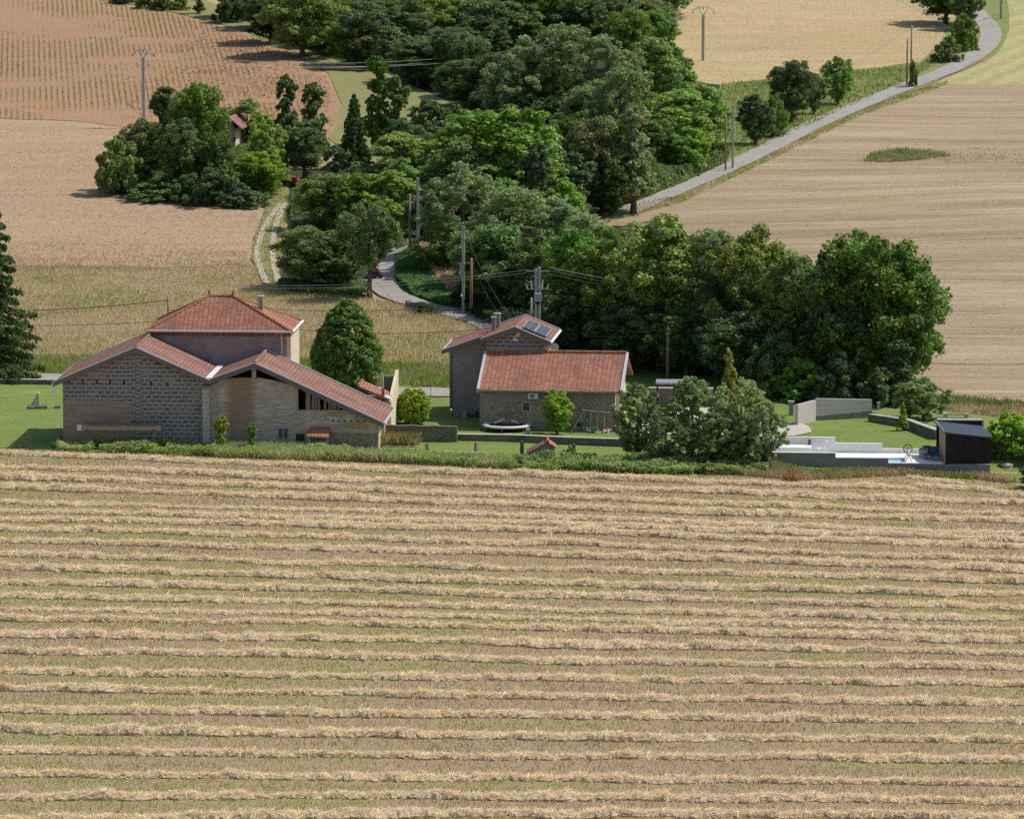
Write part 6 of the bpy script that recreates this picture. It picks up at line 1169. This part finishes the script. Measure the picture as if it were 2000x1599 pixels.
p10, t10 = pole('brown_wood', 1771, 76, 170, 'shorter pole of the pair beside the dead shrub on the lane', .1, .08)
p11, t11 = pole('concrete', 1955, -14, 39, 'concrete pole cut by the top edge at the mown field', .16)
p12, t12 = pole('brown_wood', 1303.5, 643, 752, 'dark brown pole standing before the shaded tree belt', .12, .09)
p13, t13 = pole('grey_wood', 1037, 583, 706, 'pale wooden pole left of the transformer pole', .11, .1)
p14, t14 = pole('grey_wood', 328.5, 579, 655, 'dark post with two wires just left of the farmhouse roof', .11, .09)
p15, t15 = pole('grey_wood', 490, 246, 292, 'short bleached pole among the trees of the ruin', .11, .09)
o = G(1050, 712); trp = empty('transformer_pole', o, 0, 'twin concrete pole carrying a grey transformer and switchgear', 'utility pole', 'utility poles of the valley'); hz = at(1050, 522, o.y).z - o.z; t16 = o + Vector((0, 0, hz - .25))
for x in (-.13, .14): MB().box(x - .1, x + .1, -.13, .13, -.4, hz - (0 if x > 0 else .15)).build('shaft', M['concrete'], trp, bevel=.02)
zt_ = at(1050, 588, o.y).z - o.z; MB().box(-.27, .3, -.62, -.14, zt_, at(1050, 571, o.y).z - o.z).build('transformer', M['steel'], trp, bevel=.04); MB().tube([(0, -.38, zt_), (0, -.38, zt_ - .2)], [.26, .12], 10).build('transformer_base', M['black'], trp)
zc = at(1050, 564, o.y).z - o.z; MB().beam((-.85, -.15, zc), (.85, -.15, zc), .09).build('crossarm', M['steel'], trp)
for x, zz in ((-.8, .4), (-.45, .7), (.35, .7), (.75, .4)): MB().tube([(x, -.15, zc + .04), (x * 1.05, -.15, zc + zz * .6), (x * 1.15, -.15, zc + zz)], [.07, .04, .05], 6).build('insulator', M['white'], trp)
MB().beam((-.9, 0, hz - .3), (.9, 0, hz - .3), .09).build('top_arm', M['steel'], trp)
for e in (-1, 1): MB().tube([(e * 1.2, 0, hz - .3), (e * 1.5, 0, hz - .32), (e * 1.8, 0, hz - .36)], [.06, .09, .05], 7).build('insulator_string', M['glass'], trp)
M['wire'] = P('aluminium_wire', (0.48, 0.46, 0.43), .6, 0, .05); M['cable'] = P('black_cable', (.03, .03, .03), .6, 0, .05)
def wire(a, c, sag, label, m_='wire', r=.015, n=24, grp='overhead wires'):
    pts = [Vector(a).lerp(Vector(c), t / n) - Vector((0, 0, sag * 4 * (t / n) * (1 - t / n))) for t in range(n + 1)]
    ob = MB().tube(pts, r, 5).build('overhead_wire', M[m_], None); return T(ob, label, 'wire', grp)
def mvw(a, c, sag, lb, off=((-1.1, .15), (0, .6), (1.1, .15))):
    for k, (x, z) in enumerate(off): wire(a + Vector((x, 0, z)), c + Vector((x, 0, z)), sag, ('%s, left strand' % lb, '%s, middle strand' % lb, '%s, right strand' % lb)[k])
lft = at(-150, 214, t1.y - 12)
mvw(lft, t1, 1.0, 'pale line running off left from the steel-headed pole'); mvw(t1, t2, 3.2, 'pale line spanning the wood between the steel-headed poles'); mvw(t2, at(2150, -60, 700), 2, 'pale line leaving the golden field pole to the right')
far = at(1960, 612, t16.y + 9); lw = at(250, 548, t16.y + 30)
for k, dz in enumerate((0, .3, .55)): wire(t16 + Vector((.9, 0, dz - .3)), far + Vector((0, 0, dz)), 1.2, ('lowest', 'middle', 'highest')[k] + ' wire crossing the tree belt from the transformer pole')
for k, dz in enumerate((0, .22)): wire(lw + Vector((0, 0, dz)), t16 + Vector((-.9, 0, dz - .2)), .9, ('lower', 'upper')[k] + ' wire running left over the lane from the transformer pole')
wire(t3, t13 + Vector((0, 0, -2.6)), 1.6, 'black cable sagging from the tallest concrete pole to the solar house', 'cable', .03); wire(t4, t13 + Vector((0, 0, -3.0)), 1.5, 'thin cable sagging from the brown pole to the solar house', 'cable')
wire(at(-40, 607, t14.y - 2), t14 + Vector((0, 0, -.3)), .25, 'black cable from the spruce to the post by the farmhouse roof', 'cable', .03)
wire(t14 + Vector((0, 0, -1.1)), at(365, 601, t14.y - 1), .1, 'short looped cable from the post to the farmhouse roof', 'cable', .025)
wire(at(512, 604, 388), at(960, 597, 440), .25, 'thin cable over the meadow from the farmhouse chimney to the tallest pole', 'cable', .02)
wire(at(-40, 632, 392), at(300, 628, 392), .2, 'thin cable low over the meadow left of the farmhouse', 'cable', .018); wire(at(576, 643, 392), at(962, 641, 384), .35, 'thin cable over the meadow from farmhouse to solar house', 'cable', .018)
wire(t13 + Vector((0, 0, -.6)), t12, .9, 'thin cable from the pale wooden pole to the dark brown pole', 'cable', .015); wire(t12, at(2150, 704, t12.y + 6), 1.2, 'thin cable running right from the dark brown pole over the hillside field', 'cable', .02)
wire(t9, t11 + Vector((0, 0, -2.5)), .8, 'cable over the lane bend from the taller pole of the pair', 'cable', .02); wire(t7, t9, 1.5, 'cable following the uphill lane between its poles', 'cable', .014); wire(t5, t3, 1.0, 'cable through the wood from the upper lane pole to the tallest pole', 'cable', .015)

# ---------------------------------------------------------------- hamlet ruin, trailer, logs, rider, lane bits
Z1 = Fr(447, 300, 8); ru = Z1.empty('ruined_house', 'overgrown old house, only its red roof corner and pale wall edge showing', 'house'); z_ = Z1.L
ex_, ez_ = z_(473, 250); rx_, rz2 = z_(447, 228)
MB().box(-6.5, z_(459, 260)[0], .3, 5, -.5, ez_ - .1).build('wall', M['cream'], ru)
slab_y(MB(), (ex_, ez_), (rx_, rz2), -.3, 5.5, .15).build('roof', M['tile_old'], ru); slab_y(MB(), (rx_ - (ex_ - rx_) * 2, ez_ - .3), (rx_, rz2), -.3, 5.5, .15).build('roof', M['tile_old'], ru)
wallp(MB(), [(rx_ - 2.2, -.5), (z_(459, 260)[0] - .002, -.5), (z_(459, 260)[0] - .002, ez_ - .1), (rx_, rz2 - .2), (rx_ - 2.2, ez_ - .1)], 0, .29).build('gable', M['stone'], ru)
MB().box(z_(456, 272)[0], z_(459, 272)[0] + .02, -.06, .3, z_(457, 276)[1], z_(457, 270)[1]).build('window', M['black'], ru)
Z2 = Fr(330, 310, 8); rs = Z2.empty('collapsed_shed', 'collapsed tiled shed peeping between bushes of the ruin', 'shed'); a_, c_ = Z2.L(308, 283), Z2.L(332, 275)
MB().prism([(a_[0], 0, a_[1]), (c_[0], 0, c_[1]), (c_[0] + 1.2, 0, c_[1] - .2), (c_[0] + 1.2, 0, c_[1] - .4), (a_[0], 0, a_[1] - .2)], (0, 2, 0)).build('roof', M['tile_old'], rs); MB().box(a_[0] + .2, c_[0] + 1, .2, 1.8, -.5, a_[1] - .2).build('wall', M['stone_dark'], rs); x, z = Z2.L(341, 262); MB().box(x - .15, x + .15, .8, 1.1, z - .8, z + .3).build('chimney', M['tile'], rs)
o = G(567, 366); tl = empty('farm_trailer', o, R(-20), 'rusty red farm trailer with drawbar standing at the track end', 'trailer'); rust = P('rusty_red', (.19, .05, .035), .8, var=.35); rus2 = P('rust_brown', (.30, .15, .09), .9, var=.3)
MB().prism([(-.9, -.5, .35), (.7, -.5, .35), (.85, -.5, 1.0), (-.9, -.5, 1.05)], (0, 1.1, 0)).build('body', rust, tl); MB().box(-1.05, -.92, -.55, .65, .2, 1.35).build('tailgate', rus2, tl); MB().beam((.7, 0, .95), (1.5, -.3, .3), .08).build('drawbar', M['concrete'], tl); MB().tube([(.6, .2, 1.0), (.62, .2, 1.6)], .05, 6).build('jack_post', rus2, tl)
for y in (-.62, .62): w_ = MB().tube([(0, y - .1, .35), (0, y + .1, .35)], .38, 16).build('wheel', M['black'], tl); MB().tube([(0, y - .11, .35), (0, y + .11, .35)], .17, 10).build('rim', rus2, w_)
o = G(668, 138); lgp = empty('log_pile', o, R(-12), 'long pile of bare grey logs at the edge of the wood', 'log pile')
rr_ = random.Random(4)
for k in range(26):
    y = rr_.uniform(-.9, .9); z = .12 + .22 * rr_.randrange(0, 4) * (1 - abs(y) / 1.3); x0 = -2.6 + rr_.uniform(-.5, 3); L_1 = rr_.uniform(2, 3.6)
    MB().tube([(x0, y, z), (min(x0 + L_1, 4), y + rr_.uniform(-.3, .3), z + rr_.uniform(-.1, .2))], [rr_.uniform(.1, .17), .09], 7).build('log', M['grey_wood'] if k % 3 else M['brown_wood'], lgp)
o = G(732, 545); qb = empty('quad_bike', o, R(6), 'small dark quad bike on the lane beside the tree trunk', 'quad bike')
MB().prism([(-.38, -.8, .42), (.38, -.8, .42), (.3, -.8, .78), (-.3, -.8, .78)], (0, 1.6, 0)).build('body', M['black'], qb, bevel=.05); MB().box(-.4, .4, .55, .85, .7, .85).build('rack', M['steel'], qb); MB().tube([(-.42, -.35, 1.05), (0, -.45, 1.1), (.42, -.35, 1.05)], .03, 6).build('handlebar', M['steel'], qb); MB().tube([(-.42, -.4, 1.08), (-.42, -.36, 1.2)], [.06, .07], 8).build('mirror', M['white'], qb)
for x in (-.45, .45):
    for y in (-.6, .6): w_ = MB().tube([(x - .12, y, .3), (x + .12, y, .3)], .3, 14).build('wheel', M['black'], qb); MB().tube([(x - .13, y, .3), (x + .13, y, .3)], .13, 8).build('rim', M['steel'], w_)
def person(o, rz, label):
    V = [(0, .1, .85), (0, .08, 1.1), (0, .04, 1.35), (0, .02, 1.46), (0, 0, 1.6), (0, 0, 1.7), (-.2, .05, 1.38), (-.3, -.15, 1.15), (-.36, -.38, 1.1), (.2, .05, 1.38), (.3, -.15, 1.15), (.36, -.38, 1.1), (-.16, .05, .82), (-.28, -.35, .85), (-.3, -.3, .45), (-.3, -.42, .4), (.16, .05, .82), (.28, -.35, .85), (.3, -.3, .45), (.3, -.42, .4)]
    E = [(0, 1), (1, 2), (2, 3), (3, 4), (4, 5), (2, 6), (6, 7), (7, 8), (2, 9), (9, 10), (10, 11), (0, 12), (12, 13), (13, 14), (14, 15), (0, 16), (16, 17), (17, 18), (18, 19)]
    Rr = [.16, .15, .17, .07, .11, .09, .08, .055, .045, .08, .055, .045, .11, .085, .06, .05, .11, .085, .06, .05]
    me = bpy.data.meshes.new('person'); me.from_pydata(V, E, []); ob = bpy.data.objects.new('person', me); COL.objects.link(ob); md = ob.modifiers.new('s', 'SKIN')
    for i, r in enumerate(Rr): me.skin_vertices[0].data[i].radius = (r, r)
    me.skin_vertices[0].data[0].use_root = True; ob.modifiers.new('u', 'SUBSURF').levels = 1; me.materials.append(P('red_jacket', (.42, .03, .04), .8)); ob.location = o; ob.rotation_euler = (0, 0, rz); T(ob, label, 'person')
    MB().tube([(0, 0, 1.52), (0, 0, 1.58), (0, 0, 1.68), (0, 0, 1.76), (0, 0, 1.79)], [.11, .145, .15, .11, .03], 12).build('helmet', M['white'], ob, smooth=True); MB().box(-.08, .08, -.16, -.1, 1.58, 1.67).build('visor', M['glass'], ob)
    return ob
person(o + Vector((0, 0, -.02)), R(6), 'rider in a red jacket and white helmet sitting on the quad bike')
o = G(713, 586); sg = empty('road_sign', o, 0, 'small pale signboard with post in the dry grass by the ash tree', 'sign'); MB().tube([(.1, 0, -.2), (.1, 0, .6)], .03, 6).build('post', M['concrete'], sg); MB().box(-.2, .16, -.03, .0, .48, .62).build('board', M['cream'], sg)
o = G(711, 566); sg = empty('guard_rail', o, .1, 'white painted rail leaning against the trunk of the ash tree', 'rail'); MB().beam((-.9, 0, 1.0), (.3, 0, .75), .1, .16).build('rail', M['white'], sg)
for x in (-.7, .1): MB().tube([(x, .05, -.2), (x, .05, .9)], .05, 6).build('post', M['white'], sg)
wallrun('lane_wall', [(797, 596), (815, 602), (835, 606), (842, 607)], (.35, .6), .5, M['stone_dark'], 'tumbled dry stone wall where the lane dips behind the meadow', jag=.12)
o = G(1548, 939); bt = empty('dry_grass_tuft', o, 0, 'rounded rusty tuft of dry grass at the corner of the stubble field', 'grass tuft')
n__ = 900; th_ = rng.uniform(0, 6.28, n__); le = rng.normal(0, .55, n__); top = np.stack([np.cos(th_) * np.sin(le), np.sin(th_) * np.sin(le), np.cos(le)], 1) * rng.uniform(.2, .36, n__)[:, None]
link('blades', quads_mesh('blades', top + np.stack([rng.normal(0, .2, n__), rng.normal(0, .15, n__), 0 * th_], 1), np.stack([np.full(n__, .018), 0 * th_, 0 * th_], 1), top, M['blade'], np.array([(0.45, 0.29, 0.14), (0.38, 0.22, 0.11)])[rng.integers(0, 2, n__)]), bt)
